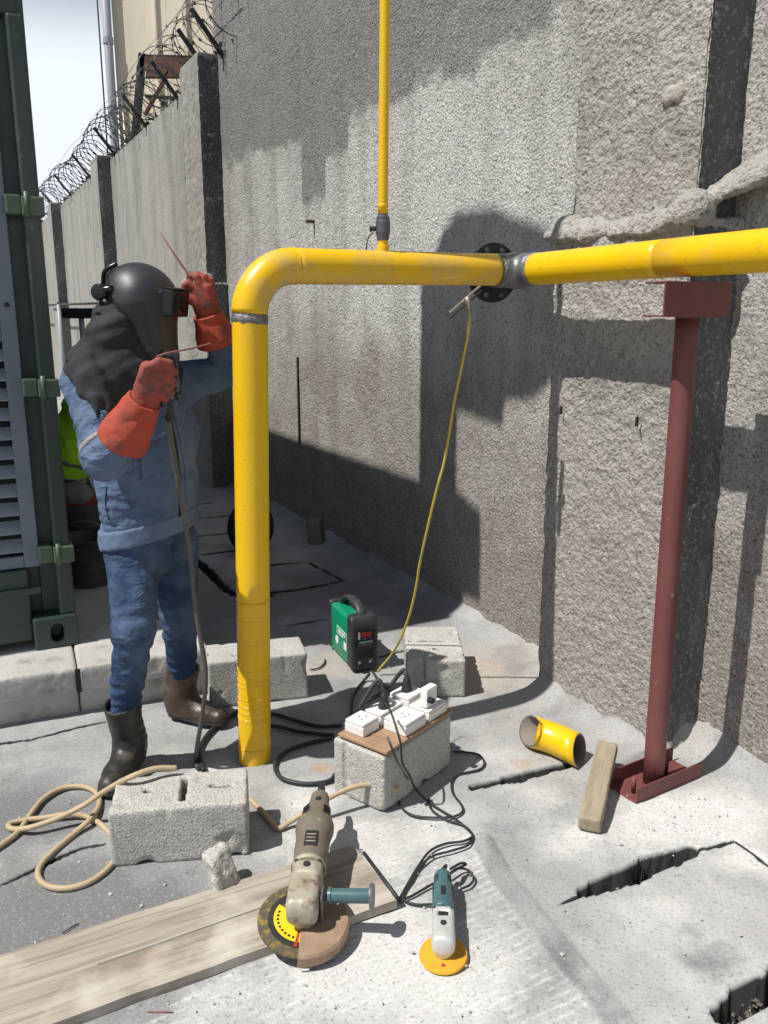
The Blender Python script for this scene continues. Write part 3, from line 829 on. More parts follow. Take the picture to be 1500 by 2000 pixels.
# moss and weeds along the coping
parts = []
for i in range(420):
    s_ = rng.uniform(5.3, 19); c_ = WP(s_, rng.uniform(-.12, .03), WT + rng.uniform(-.01, .05)); r_ = rng.uniform(.015, .05)
    dd = [np.array([rng.uniform(-1, 1), rng.uniform(-1, 1), rng.uniform(-.3, 1.2)]) * r_ for _ in range(4)]
    parts.append((np.array([c_ + d for d in dd]), [[0, 1, 2], [0, 2, 3], [0, 3, 1], [1, 3, 2]]))
vv, ff = join(parts)
tag(mk('moss', vv, ff, m_moss, None, False), 'dark moss tufts growing along the coping of the far wall', 'moss', None, 'stuff')

# rusty frame standing behind the wall
fr = thing('rusty_frame', WP(9.5, -.4, WT - .5), 'rusty steel frame rising above the wall before the cream building', 'frame')
Yf = 11.6
def barp(name, x0, y0, x1, y1, th, mat):
    a_, b_ = A(x0, y0, Yf), A(x1, y1, Yf); dr = nrm(b_ - a_)
    box(name, (a_ + b_) / 2, (dr, (0, 1, 0), np.cross(dr, (0, 1, 0))), (np.linalg.norm(b_ - a_), .09, th), mat, fr, .005)
barp('rusty_beam', 275, 132, 400, 132, .24, m_rustbeam)
barp('top_rail', 273, 110, 400, 113, .03, m_iron)
barp('upright', 279, 105, 262, 290, .09, m_iron)
barp('brace', 283, 225, 330, 140, .03, m_rustbeam)
barp('rail', 285, 188, 345, 192, .03, m_iron)

# ------------------------------------------------------------------ cream building behind the wall
bY = 16.0
bc = A(227, 150, bY)
bl = thing('cream_building', (bc[0] + 4, bY + 4, -.14), 'plain cream rendered building rising behind the wall', 'building')
bd = nrm([.975, -.22, 0])
bp_ = nrm([.22, .975, 0])
box('wall', np.array([bc[0], bY, 4.9]) + bd * 5 + bp_ * 4, (bd, bp_, UP), (10, 8, 10.08), m_cream, bl)
for k_ in (.82, 1.35, 2.6):
    box('pilaster', np.array([bc[0], bY, 4.9]) + bd * k_ - bp_ * .02, (bd, bp_, UP), (.10 if k_ > 1 else .05, .08, 9.9), m_cream, bl, .01)
for k_ in (3.6, 6.2, 8.2):
    for z_ in (6.2, 8.6):
        wn = box('window', np.array([bc[0], bY, z_]) + bd * k_ - bp_ * .012, (bd, bp_, UP), (1.1, .06, 1.3), m_bluegrey, bl, .01)
        box('pane', np.array([bc[0], bY, z_]) + bd * k_ - bp_ * .05, (bd, bp_, UP), (.95, .03, 1.15), m_glass, wn)
dp = thing('downpipe', (bc[0], bY - .1, -.1), 'grey drain pipe running down the corner of the cream building', 'pipe')
d0 = np.array([bc[0] - .07, bY - .10, 0])
rod('pipe', d0 + UP * -.1, d0 + UP * 9.9, .075, m_pvc, dp, 14)
for z_ in (5.1, 6.2, 7.4):
    lathe('collar', d0 + UP * z_, UP, [(-.05, .09), (.05, .09)], m_pvc, dp, 14)
rod('side_pipe', d0 + np.array([.2, -.05, 0]), d0 + np.array([.2, -.05, 5.1]), .022, m_brass, dp, 8)
rod('side_wire', d0 + np.array([-.14, 0, 0]), d0 + np.array([-.14, 0, 9.9]), .014, m_iron, dp, 6)

# ------------------------------------------------------------------ kerb plinth under the container
P0 = np.array([-1.312, 3.369, 0.0])
E_ = nrm([-.888, -.46, 0]); NF = nrm([.46, -.888, 0])     # along the end wall (to the left), and out of it
kb = thing('concrete_plinth', (-1.6, 3.3, 0), 'low concrete plinth with a stepped face under the green container', 'plinth')
K0 = np.array([-.742, 3.317, 0])
kdir = nrm(np.array([-1.494, 2.995, 0]) - K0); kn = np.array([-kdir[1], kdir[0], 0])
if kn @ NF < 0: kn = -kn
jt = 0.52
def fk(P, a_, b_, top):
    c = K0 + kdir * (a_ + b_) / 2 - kn * 1.20 + UP * ((.10 + .205) / 2 if top else .045)
    d = box_(P, c + (kn * .020 if top else -kn * .020), (kdir, kn, UP), ((b_ - a_) / 2, 1.2, .050 if top else .072), .007)
    return d + .0020 * fbm(P, 10, 3, 80) + .0015 * fbm(P, 50, 2, 81) + .012 * np.maximum(0, fbm(P, 14, 2, 83) - .35)
def kmesh(name, a_, b_, top):
    c0 = K0 + kdir * a_; c1 = K0 + kdir * b_
    # only the front 0.35 m is finely meshed; behind it a plain body carries on under the container
    def f2(P): return np.maximum(fk(P, a_, b_, top), -((P - K0) @ kn) - .42)
    pts = np.array([c0, c1, c0 - kn * .44, c1 - kn * .44])
    lo = pts.min(0) - .05; hi = pts.max(0) + .05
    lo[2], hi[2] = (.08 if top else -.06), (.24 if top else .14)
    sdfo(name, f2, lo, hi, .011, m_kerb, kb)
kmesh('coping', .0, jt - .002, True); kmesh('coping', jt + .002, 2.2, True)
box('joint_strip', K0 + kdir * jt + kn * .0225 + UP * .150, (kdir, kn, UP), (.020, .004, .10), m_tyre, kb, .001)
kmesh('footing', .0, jt - .002, False); kmesh('footing', jt + .002, 2.2, False)
box('body', K0 + kdir * 1.6 - kn * 2.2 + UP * .045, (kdir, kn, UP), (2.6, 3.55, .30), m_kerb, kb)

# ------------------------------------------------------------------ green container with louvred end
CZ0, CZ1 = .20, 3.10
ct = thing('green_container', P0 + E_ * 1.2 - NF * 3 + UP * CZ0, 'dark green steel container with louvred end wall and corner casting', 'container')
def cb(name, t0, t1, o0, o1, z0, z1, mat, parent=None, bev=.004):
    c = P0 + E_ * (t0 + t1) / 2 + NF * (o0 + o1) / 2 + UP * (z0 + z1) / 2
    return box(name, c, (E_, NF, UP), (abs(t1 - t0), abs(o1 - o0), abs(z1 - z0)), mat, parent or ct, bev)
cb('body', .02, 2.42, -6.0, -.09, .26, CZ1, m_green)
cb('corner_post', -.01, .05, -.10, -.035, .34, CZ1, m_green)
cb('post_flange', .05, .115, -.10, -.06, .34, CZ1, m_green)
cb('bottom_sill', .165, 2.28, -.10, -.012, .235, .545, m_green, None, .008)
cb('header', .02, 2.42, -.10, -.004, 2.62, CZ1 + .01, m_green, None, .01)
cb('sill_rib', .12, 2.3, -.02, .002, .44, .47, m_green)
cb('lock_channel', -.004, .058, -.038, .014, .335, 2.62, m_green, None, .010)
for z_ in (.605, 1.285, 1.965):
    cb('hinge_plate', .062, .118, -.06, .020, z_ - .035, z_ + .035, m_green2, None, .006)
    h = cb('hinge_strap', -.018, .062, -.045, .032, z_ - .040, z_ + .030, m_green2, None, .006)
    rod('hinge_pin', P0 + E_ * .045 + NF * .036 + UP * (z_ - .045), P0 + E_ * .045 + NF * .036 + UP * (z_ + .045), .009, m_green2, h, 8)
# corner casting with its oval hole
def fc(P):
    c = P0 + E_ * .078 + NF * -.06 + UP * .27
    d = box_(P, c, (E_, NF, UP), (.088, .09, .070), .010)
    h_ = cap_(P, P0 + E_ * .075 + UP * .255 + NF * .05, P0 + E_ * .075 + UP * .282 + NF * .05, .026, .026, NF, 100.0)
    inner = (P - P0) @ NF
    return smax(d, -np.maximum(h_, -(inner + .05)), .004)
cc = P0 + E_ * .078 + NF * -.06 + UP * .27
sdfo('corner_casting', fc, cc - .16, cc + .16, .005, m_green, ct)
# louvred door leaf
cb('door_stile', .113, .172, -.062, -.024, .55, 2.62, m_bluegrey, None, .004)
cb('door_stile', 1.10, 1.16, -.062, -.024, .55, 2.62, m_bluegrey, None, .004)
cb('bottom_rail', .172, 1.10, -.060, -.026, .55, .60, m_bluegrey, None, .004)
cb('top_panel', .172, 1.10, -.058, -.030, 1.46, 2.62, m_bluegrey, None, .004)
lathe('bolt', P0 + E_ * .143 + NF * -.024 + UP * 1.60, NF, [(0, .010), (.006, .009), (.009, .003)], m_iron, ct, 10)
cb('louvre_back', .17, 1.10, -.088, -.082, .59, 1.47, m_dark)
sl_ax = nrm(NF * .80 - UP * .60)
v_, f_ = boxm((0, 0, 0), (E_, sl_ax, np.cross(E_, sl_ax)), (.93, .072, .003))
first = None
for i in range(11):
    z_ = .640 + i * .077
    if first is None:
        o = mk('louvre_slat', v_, f_, m_louvre, ct, False); first = o
    else:
        o = bpy.data.objects.new('louvre_slat', first.data); COL.objects.link(o); o.parent = ct
    o.location = Vector(P0 + E_ * .636 + NF * -.052 + UP * z_) - ct.location
# unseen box and plates added on the container, shaped to cast the wall shadow
FH = np.array(fall)
def back(s, z, dpl):                          # point at distance dpl from the wall that throws its shadow on the wall at s, z
    Q = WP(s, 0, z); k = dpl / abs(FH @ NW)
    return Q - FH * k
rt = thing('roof_shadow_caster', P0 + E_ * 1.0 - NF * 1.5 + UP * CZ1, 'unseen green box and plates added on the container roof to shadow the wall', 'machine')
top_z = back(3, .61, 2.0)[2]
cb('shadow_box', .01, 2.35, -6.0, -.05, CZ1 + .02, top_z, m_green, rt)
dpl = 2.12
def plate(name, poly, th, mat):
    v0 = [back(s, z, dpl) for s, z in poly]; n_ = len(poly)
    v1 = [p + NW * th for p in v0]
    f = [list(range(n_)), list(range(n_, 2 * n_))[::-1]] + [[i, i + n_, (i + 1) % n_ + n_, (i + 1) % n_] for i in range(n_)]
    mk(name, v0 + v1, f, mat, rt, False)
plate('shadow_plate_strip', [(2.39, .5), (2.39, 1.75), (2.00, 1.75), (2.00, .5)], .06, m_green)
plate('shadow_plate_blob', [(2.39, 1.70), (2.16, 2.00), (2.03, 2.07), (1.72, 2.05), (1.25, 1.90), (1.10, 1.72), (1.15, 1.46), (1.36, 1.29), (1.58, 1.27), (1.60, 1.14), (2.0, 1.18)], .06, m_green)
plate('shadow_plate_step', [(2.1, .2), (2.1, .66), (1.98, .66), (1.76, .59), (1.74, .2)], .06, m_green)

# ------------------------------------------------------------------ yellow gas pipe
def seam(name, c, ax, r, wdt, mat, par, seed, amp=.003):
    ax = nrm(ax); a = np.array([0, 0, 1.0]) if abs(ax[2]) < .9 else np.array([1.0, 0, 0])
    X = nrm(a - ax * (a @ ax)); Y = np.cross(ax, X)
    nth, nt_ = 72, 9
    thv = np.linspace(0, 2 * np.pi, nth, endpoint=False); tv = np.linspace(-1, 1, nt_)
    V = []
    for t in tv:
        q = np.stack([np.cos(thv) * 4, np.sin(thv) * 4, 0 * thv + t * 3], 1)
        n1 = vnoise(q, seed); n2 = vnoise(q * 2.3, seed + 1)
        off = t * wdt * (1 + .45 * n1)
        rr = r - .002 + (1 - t * t) * (.0028 + amp * (n2 * .6 + .4))
        V.append(np.asarray(c) + off[:, None] * ax + rr[:, None] * (np.cos(thv)[:, None] * X + np.sin(thv)[:, None] * Y))
    f = []
    for i in range(nt_ - 1):
        for j in range(nth):
            k = (j + 1) % nth
            f.append([i * nth + j, i * nth + k, (i + 1) * nth + k, (i + 1) * nth + j])
    return mk(name, np.vstack(V), f, mat, par)
PR = .057
PZ = 1.712
gas = thing('gas_pipe', (-.467, 2.75, 0), 'bright yellow steel gas pipe rising from the ground, with elbow, grey tee and thin riser', 'pipe')
vb = np.array([-.467, 2.752, -.05]); SPIPE = .975
e_out = WP(SPIPE, 1.43 - .17, PZ)             # end of the elbow on the level run
vt = np.array([-.428, 2.752, PZ - .148])
hdir = -NW                                    # level run heads for the wall
cnr = np.array([vt[0] + .004, vt[1], PZ])
run0 = cnr + hdir * .148
TD = .392
tee = WP(SPIPE, TD, PZ + .012)
rdir = nrm(tee - run0)
zs = .62
mid = vb + (vt - vb) * ((zs - vb[2]) / (vt[2] - vb[2]))
nseg = 40
tube('riser_foot', np.linspace(vb, mid, nseg), PR, m_yellow_tape, gas, 40, False)
rgt = random.Random(9)
for k in range(15):
    zz0 = rgt.choice([.06, .17, .2, .23, .26, .29, .33, .36, .42, .47, .55, .61]) + rgt.uniform(-.012, .012)
    cc0 = vb + (vt - vb) * ((zz0 - vb[2]) / (vt[2] - vb[2])); tl = nrm(np.array([rgt.uniform(-.10, .10), rgt.uniform(-.08, .08), 1]))
    seam('wrap_edge', cc0, tl, PR + .0004, .0016, m_yellow_tape, gas, 100 + k, .0006)
wlv = vt + (vb - vt) * .012
tube('riser', np.linspace(mid, wlv, 20), PR, m_yellow, gas, 40, False)
th = np.linspace(0, np.pi / 2, 18)
upv = nrm(vt - vb)
ctr = vt + rdir * .148
elb = np.array([ctr - rdir * .148 * math.cos(t) + upv * .148 * math.sin(t) for t in th])
run0 = elb[-1]
tube('elbow', np.vstack([elb, elb[-1] + rdir * .004]), PR + .0008, m_yellow_dusty, gas, 40)
seam('weld_seam', wlv + upv * .002, upv, PR, .017, m_weld, gas, 3, .0025)
seam('scorch_band', wlv - upv * .018, upv, PR - .0012, .012, m_rust, gas, 13, .0004)
seam('weld_ring', elb[-1] + rdir * .004, rdir, PR, .006, m_yellow, gas, 4)
tend = tee - rdir * .092
tube('level_run', np.array([elb[-1] + rdir * t for t in np.linspace(0, np.linalg.norm(tend - elb[-1]), 30)]), PR, m_yellow_dusty, gas, 40)
# grey tee: run along the wall, branch to the level run, blind flange on the far side
def ft(P):
    d = cap_(P, tee - U * .105, tee + U * .17, .0605, .0605)
    d = smin(d, cap_(P, tee, tee - rdir * .09, .0600, .0600), .03)
    d = np.maximum(d, np.maximum((P - tee) @ U - .16, -((P - tee) @ U) - .105))
    return np.maximum(d, -((P - tee) @ rdir) - .09)
tb = sdfo('tee', ft, tee - .27, tee + .27, .0065, m_steel, gas)
seam('weld_ring', tend, rdir, PR, .012, m_weld, gas, 5, .004)
seam('weld_ring', tee - U * .107, U, PR, .012, m_weld, gas, 6, .004)
fl = lathe('blind_flange', tee + U * .155, U, [(0, .062), (0, .113), (.018, .1145), (.022, .113), (.022, .02)], m_blacksteel, gas, 48)
for k in range(8):
    a = k * math.pi / 4 + .39
    q = tee + U * .155 + (NW * math.cos(a) + UP * math.sin(a)) * .0925
    lathe('bolt_hole', q, -U, [(-.001, .010), (.0035, .010), (.0035, .0075), (.001, .0070)], m_steel, fl, 10)
r_a, r_b = tee - U * .107, WP(-2.6, TD - .012, PZ + .012)
jn = WP(.235, TD, PZ + .012)
tube('wall_run', np.linspace(r_a, jn, 24), PR, m_yellow, gas, 40)
tube('wall_run', np.linspace(jn, r_b, 24), PR, m_yellow, gas, 40)
seam('weld_ring', jn, U, PR - .0012, .005, m_yellow, gas, 8, .001)
# thin riser with ball valve
rs = run0 + rdir * ((0 - run0[0]) / rdir[0]) - rdir * .004
rs = np.array([rs[0], rs[1], rs[2]])
lathe('socket', rs + UP * (PR - .006), UP, [(0, .022), (.022, .021), (.024, .0165), (.05, .0165)], m_yellow, gas, 20)
rt_top = rs + np.array([.012, 0, 1.55])
tube('thin_riser', [rs + UP * .175, rs + UP * .20, rs + (rt_top - rs) * .5, rt_top], .0168, m_yellow, gas, 20)
vlv = lathe('ball_valve', rs + UP * .090, UP, [(0, .017), (0, .019), (.014, .0225), (.022, .0225), (.024, .0245), (.062, .0245), (.064, .0225), (.076, .0225), (.080, .017), (.086, .017)], m_valve, gas, 20)
rod('stem', rs + np.array([-.02, -.002, .128]), rs + np.array([-.044, -.004, .128]), .008, m_iron, vlv, 10)
box('nut', rs + np.array([-.042, -.004, .127]), ((1, 0, 0), (0, 1, 0), UP), (.008, .016, .018), m_iron, vlv, .002)
lathe('thread_ring', rs + UP * .195, UP, [(0, .0175), (.002, .0185), (.010, .0185), (.012, .0175)], m_yellow, gas, 20)
cable('tie_wire', [rs + np.array([-.034, -.01, .115]), rs + np.array([-.048, -.012, .10]), rs + np.array([-.055, -.014, .075]), rs + np.array([-.058, -.02, .050])], .0022, m_cable, gas, 6, 6)

# ------------------------------------------------------------------ red pipe support
pb = np.array([.914, 2.573, 0]); ps_, pd_ = sd(pb)
ptop = np.array([.914 - .012, 2.573 - .012, PZ - PR - .098])
sup = thing('pipe_support', pb, 'dark red primed steel post with channel head and base carrying the yellow pipe', 'pipe support')
tube('post', np.linspace(pb + UP * .006, ptop, 12), .0345, m_red, sup, 28)
seam('foot_weld', pb + UP * .010, UP, .0345, .007, m_red, sup, 21, .004)
seam('head_weld', ptop - UP * .003, UP, .0345, .006, m_red, sup, 22, .004)
def channel(name, c, along, open_dir, L, web, flange, th=.006):
    # web facing away from open_dir, two flanges pointing along open_dir
    al, od = nrm(along), nrm(open_dir); hd = np.cross(al, od)
    parts = [boxm(c, (al, od, hd), (L, th, web), .0015, 1)]
    for s_ in (-1, 1):
        parts.append(boxm(np.asarray(c) + hd * s_ * (web / 2 - th / 2) + od * (flange / 2 + th / 2 - .0002), (al, od, hd), (L, flange, th - .0008), .001, 1))
    v, f = join(parts)
    return mk(name, v, f, m_red, sup, False)
sH, dH = sd(ptop)
channel('head_channel', WP(sH - .045, dH + .012, PZ - PR - .052), NW, U, .268, .100, .075)
channel('base_channel', np.array([.928, 2.598, .005]), nrm([.281, .173, 0]), UP, .325, .130, .050)
rod('anchor_pin', G(1237, 1546, .012), G(1237, 1546, .012) + UP * .055, .008, m_red, sup, 10)
rod('anchor_pin', G(1300, 1512, .012), G(1300, 1512, .012) + UP * .045, .008, m_red, sup, 10)

# ------------------------------------------------------------------ concrete blocks
def cblock(label, corner, a, size, seed, slots=(), groove=None, tilt=0.0, res=.0052):
    a = nrm(a); b = np.array([-a[1], a[0], 0]); L, Wd, H = size
    corner = np.array([corner[0], corner[1], 0.0])
    c = corner + a * L / 2 + b * Wd / 2 + UP * (H / 2 + .001)
    def f(P):
        d = box_(P, c, (a, b, UP), (L / 2, Wd / 2, H / 2), .009)
        for (u0, v0, hu, hv, dp_) in slots:
            q = corner + a * u0 + b * v0 + UP * H
            d = smax(d, -(box_(P, q, (a, b, UP), (hu, hv, dp_), .003) + .004 * fbm(P, 60, 2, seed + 3)), .005)
        if groove:
            for (fa, u0, hu, dp_) in groove:
                if fa == 'a': q = corner + a * u0 - b * .0 + UP * H / 2; hx = (hu, dp_, H)
                else: q = corner + b * u0 + UP * H / 2; hx = (dp_, hu, H)
                d = smax(d, -box_(P, q, (a, b, UP), hx, .006), .006)
        chip = .010 * np.maximum(0, fbm(P, 16, 2, seed + 7) - .28) * 2.2
        return d + .0016 * fbm(P, 20, 3, seed) + chip
    ext = np.abs(a) * L / 2 + np.abs(b) * Wd / 2 + UP * H / 2 + .03
    o = sdfo('concrete_block', f, c - ext, c + ext, res, m_block)
    return tag(o, label, 'concrete block', 'loose concrete blocks')
cblock('concrete block with a slot and two holes, nearest the camera beside the beige hose', (-.787, 2.131), (.389, .060, 0), (.394, .195, .178), 11,
       [(.205, .10, .0095, .062, .09), (.325, .10, .026, .005, .04), (.295, .107, .012, .006, .03), (.10, .105, .010, .008, .03), (.145, .118, .004, .004, .01)])
cblock('concrete block standing behind the foot of the yellow pipe beside the boots', (-.708, 3.148), (.412, .109, 0), (.405, .20, .20), 12, [(.12, .05, .02, .006, .02)], [('b', .10, .02, .012)])
cblock('concrete block with grooved face right of the green welding machine', (.092, 3.255), (1, .0, 0), (.248, .40, .165), 13, [(.10, .22, .085, .006, .018), (.13, .13, .012, .010, .03)], [('a', .058, .022, .018), ('b', .12, .02, .014)])
cblock('concrete block under the board of white sockets', (0.0, 2.406), (.237, .301, 0), (.383, .215, .195), 14, [], [('b', .165, .010, .010)])
# broken corner of a block
def fch(P):
    c = G(432, 1700, .055)
    d = box_(P, c, (nrm([.8, .6, .1]), nrm([-.6, .8, 0]), nrm([-.1, 0, 1])), (.038, .045, .058), .01)
    d = smax(d, (P - c) @ nrm([.7, -.25, .55]) - .036, .006)
    d = smax(d, (P - c) @ nrm([-.75, .3, -.2]) - .040, .006)
    return d + .007 * fbm(P, 26, 3, 5) + .003 * fbm(P, 80, 2, 6)
tag(sdfo('concrete_chunk', fch, G(432, 1700, .055) - .11, G(432, 1700, .055) + .11, .005, m_block), 'broken concrete chunk lying against the front block by the plank', 'concrete chunk')

# ------------------------------------------------------------------ socket board
sa = nrm([.237, .301, 0]); sb = np.array([-sa[1], sa[0], 0]); ZB = .2035
bc0 = np.array([0.0, 2.406, 0]) + sa * .005 - sb * .006
brd = box('wooden_board', bc0 + sa * .190 + sb * .104 + UP * (ZB + .006), (sa, sb, UP), (.375, .205, .012), m_board, None, .003)
tag(brd, 'thin brown board carrying the white sockets on a block', 'board')
box('batten', bc0 + sa * .065 + sb * .104 + UP * (ZB + .0135), (sa, sb, UP), (.004, .198, .003), m_board, brd)
def sockbox(label, u0, u1, v0, v1, h, holes=True, z0=ZB + .0125):
    c = bc0 + sa * (u0 + u1) / 2 + sb * (v0 + v1) / 2 + UP * (z0 + h / 2)
    o = thing('socket_outlet', c - UP * h / 2, label, 'socket', 'white sockets on the board')
    box('back_box', c - UP * .006, (sa, sb, UP), (u1 - u0, v1 - v0, h - .012), m_white, o, .003)
    box('face_plate', c + UP * (h / 2 - .006), (sa, sb, UP), (u1 - u0 - .002, v1 - v0 - .002, .011), m_white, o, .004)
    if holes:
        for (du, dv) in ((.0, .012), (-.011, -.008), (.011, -.008)):
            box('pin_hole', c + sa * du + sb * dv + UP * (h / 2 - .0003), (sa, sb, UP), (.007, .004, .0012), m_dark, o)
    return o
sockbox('single white socket at the left front corner of the board', .028, .112, .118, .198, .045)
sockbox('long white socket at the left back of the board', .125, .255, .122, .196, .042)
sockbox('white socket in the middle front of the board under two plug leads', .118, .232, .012, .105, .044)
sockbox('white socket at the right end of the board beneath the upright adapter', .248, .358, .012, .100, .040)
sockbox('white socket raised at the back right of the board', .268, .366, .112, .198, .050)
ad = thing('plug_adapter', bc0 + sa * .275 + sb * .055 + UP * (ZB + .055), 'upright white plug adapter in the right end socket', 'adapter')
box('housing', bc0 + sa * .285 + sb * .040 + UP * (ZB + .090), (sa, sb, UP), (.060, .030, .070), m_white, ad, .005)
box('lead_boot', bc0 + sa * .262 + sb * .014 + UP * (ZB + .088), (sa, sb, UP), (.02, .022, .016), m_dark, ad, .003)
def plug(label, u, v, z):
    c = bc0 + sa * u + sb * v + UP * z
    o = thing('black_plug', c, label, 'plug')
    def f(P): return smin(cap_(P, c, c + UP * .038, .019, .011, sa, 1.2), cap_(P, c + UP * .034, c + UP * .058, .009, .006), .008)
    sdfo('plug_body', f, c - .045, c + np.array([.045, .045, .08]), .004, m_cable, o)
    rod('pin', c - UP * .014, c + UP * .004, .003, m_brass, o, 6)
    return c + UP * .055
p1 = plug('black plug in the long socket left of the board', .178, .150, ZB + .058)
p2 = plug('black plug in the raised socket at the back of the board', .318, .158, ZB + .066)

# ------------------------------------------------------------------ green inverter welding machine
wf = np.array([-.137, 3.486, 0]); wx = nrm([.925, .38, 0]); wy = np.array([-wx[1], wx[0], 0])
WW, WL, WH = .118, .34, .240
wm = thing('welding_machine', wf + wx * WW / 2 + wy * WL / 2, 'small green and black inverter welding machine with carry handle', 'welding machine')
def wpnt(u, v, z): return wf + wx * u + wy * v + UP * z
def slabf(P, v0, v1, top, rnd=.02, grow=0.0):
    return box_(P, wpnt(WW / 2, (v0 + v1) / 2, .012 + top / 2), (wx, wy, UP), (WW / 2 + grow, (v1 - v0) / 2, top / 2), rnd)
def frontf(P):
    d = slabf(P, .0, .075, WH + .012, .016, .005)
    q = (P - wpnt(0, 0, 0))
    d = smax(d, (q @ nrm(-wy * .9 + UP * .55)) - .122, .012)     # sloping brow over the panel
    d = smax(d, -box_(P, wpnt(WW / 2, -.004, .168), (wx, wy, UP), (.044, .012, .032), .003), .003)
    for k in range(4):
        d = smax(d, -box_(P, wpnt(WW / 2, 0, .072 + .011 * k), (wx, wy, UP), (.038, .006, .0028), .001), .001)
    return d
sdfo('front_shell', frontf, wpnt(WW / 2, .04, .12) - .17, wpnt(WW / 2, .04, .12) + .17, .0042, m_plastic_b, wm)
def backf(P): return slabf(P, WL - .04, WL, WH, .016, .004)
sdfo('rear_shell', backf, wpnt(WW / 2, WL, .12) - .17, wpnt(WW / 2, WL, .12) + .17, .0055, m_plastic_b, wm)
cas = box('casing', wpnt(WW / 2, .186, .012 + (WH - .006) / 2), (wx, wy, UP), (WW, .24, WH - .012), m_plastic_g, wm, .014, True, 3)
hp = [wpnt(WW / 2, .03, WH - .01), wpnt(WW / 2, .055, WH + .035), wpnt(WW / 2, .11, WH + .058), wpnt(WW / 2, .19, WH + .056), wpnt(WW / 2, .25, WH + .034), wpnt(WW / 2, .285, WH - .01)]
def hf(P):
    d = chain_(P, crom(hp, 5), [.0125] * 26, .004, wx, 1.7)
    return d
sdfo('handle', hf, wpnt(WW / 2, .16, WH) - .2, wpnt(WW / 2, .16, WH) + .2, .0055, m_plastic_b, wm)
pn = box('control_panel', wpnt(WW / 2, .0095, .168), (wx, wy, UP), (.086, .004, .062), m_blacksteel, wm, .001)
box('display', wpnt(WW / 2 + .006, .006, .180), (wx, wy, UP), (.050, .003, .022), m_redprint, pn)
box('marking', wpnt(WW / 2 - .028, .006, .176), (wx, wy, UP), (.010, .003, .034), m_print, pn)
box('marking', wpnt(WW / 2 + .004, .006, .144), (wx, wy, UP), (.066, .003, .010), m_greenprint, pn)
for k in range(4):
    box('marking', wpnt(WW / 2 - .012 + .012 * k, .006, .160), (wx, wy, UP), (.005, .003, .004), m_print if k % 2 else m_redprint, pn)
lathe('knob', wpnt(WW / 2 + .026, .008, .160), -wy, [(0, .010), (.010, .008), (.011, .003)], m_blacksteel, pn, 14)
for u_ in (.034, .086):
    lathe('terminal', wpnt(u_, .004, .045), -wy, [(-.004, .017), (.010, .016), (.018, .011)], m_blacksteel, wm, 16)
# print on the green side
def sprint(v0, v1, z0, z1, mat, nm='side_print'):
    box(nm, wpnt(-.0006, (v0 + v1) / 2, (z0 + z1) / 2), (wx, wy, UP), (.0014, v1 - v0, z1 - z0), mat, cas)
box('stripe', wpnt(.030, .145, WH - .0040), (wx, wy, UP), (.034, .10, .0035), m_print, cas)
sprint(.085, .215, .158, .161, m_print); sprint(.085, .088, .118, .158, m_print); sprint(.212, .215, .128, .158, m_print); sprint(.13, .215, .126, .129, m_print)
for k in range(7):
    sprint(.100 + .0145 * k, .110 + .0145 * k, .136, .150, m_print, 'letter')
sprint(.085, .122, .078, .112, m_print)
lathe('round_mark', wpnt(-.0002, .215, .090), -wx, [(0, .020), (.0012, .020)], m_print, cas, 20)

# ------------------------------------------------------------------ large worn angle grinder
gz = .050
gc = G(590, 1792, .068)                       # spindle
gx = nrm([1, .02, 0]); gb = nrm(G(628, 1560, .10) - G(596, 1745, .10)); gb = nrm(np.array([gb[0], gb[1], 0.06]))
gs = nrm(np.cross(gb, UP)); gu = np.cross(gs, gb)
dn = nrm(np.array([.10, -.16, 1.0]))          # disc normal, tipped a little to the camera
du = nrm(np.cross(gb, dn)); dv = np.cross(dn, du)
bg_ = thing('large_angle_grinder', gc * np.array([1, 1, 0]) + UP * .03, 'large worn angle grinder with rusty guard resting on the plank', 'grinder')
dc0 = gc - dn * .010
dsk = lathe('grinding_disc', dc0, dn, [(-.004, .004), (-.0035, .112), (.0035, .112), (.0038, .078), (.006, .05), (.006, .02)], m_disc, bg_, 56)
lathe('disc_groove', dc0 + dn * .0042, dn, [(0, .060), (.0006, .060), (.0008, .086), (0, .086)], m_plastic_b, dsk, 48)
# yellow paper label, a sector left of the head
def sector(name, c, n_, x_, y_, r0, r1, a0, a1, z, mat, par, k=20):
    V, f = [], []
    aa = np.linspace(a0, a1, k)
    for a in aa:
        for r in (r0, r1): V.append(c + n_ * z + (x_ * math.cos(a) + y_ * math.sin(a)) * r)
    for i in range(k - 1): f.append([2 * i, 2 * i + 1, 2 * i + 3, 2 * i + 2])
    return mk(name, V, f, mat, par, False)
sector('paper_label', dc0, dn, du, dv, .022, .072, R(150), R(290), .0075, m_label_y, dsk)
sector('red_band', dc0, dn, du, dv, .024, .086, R(263), R(269), .0081, m_redprint, dsk)
for k in range(9):
    a_ = R(165 + 11 * k)
    sector('label_line', dc0, dn, du, dv, .058, .064, a_, a_ + R(6), .0081, m_blacksteel, dsk, 4)
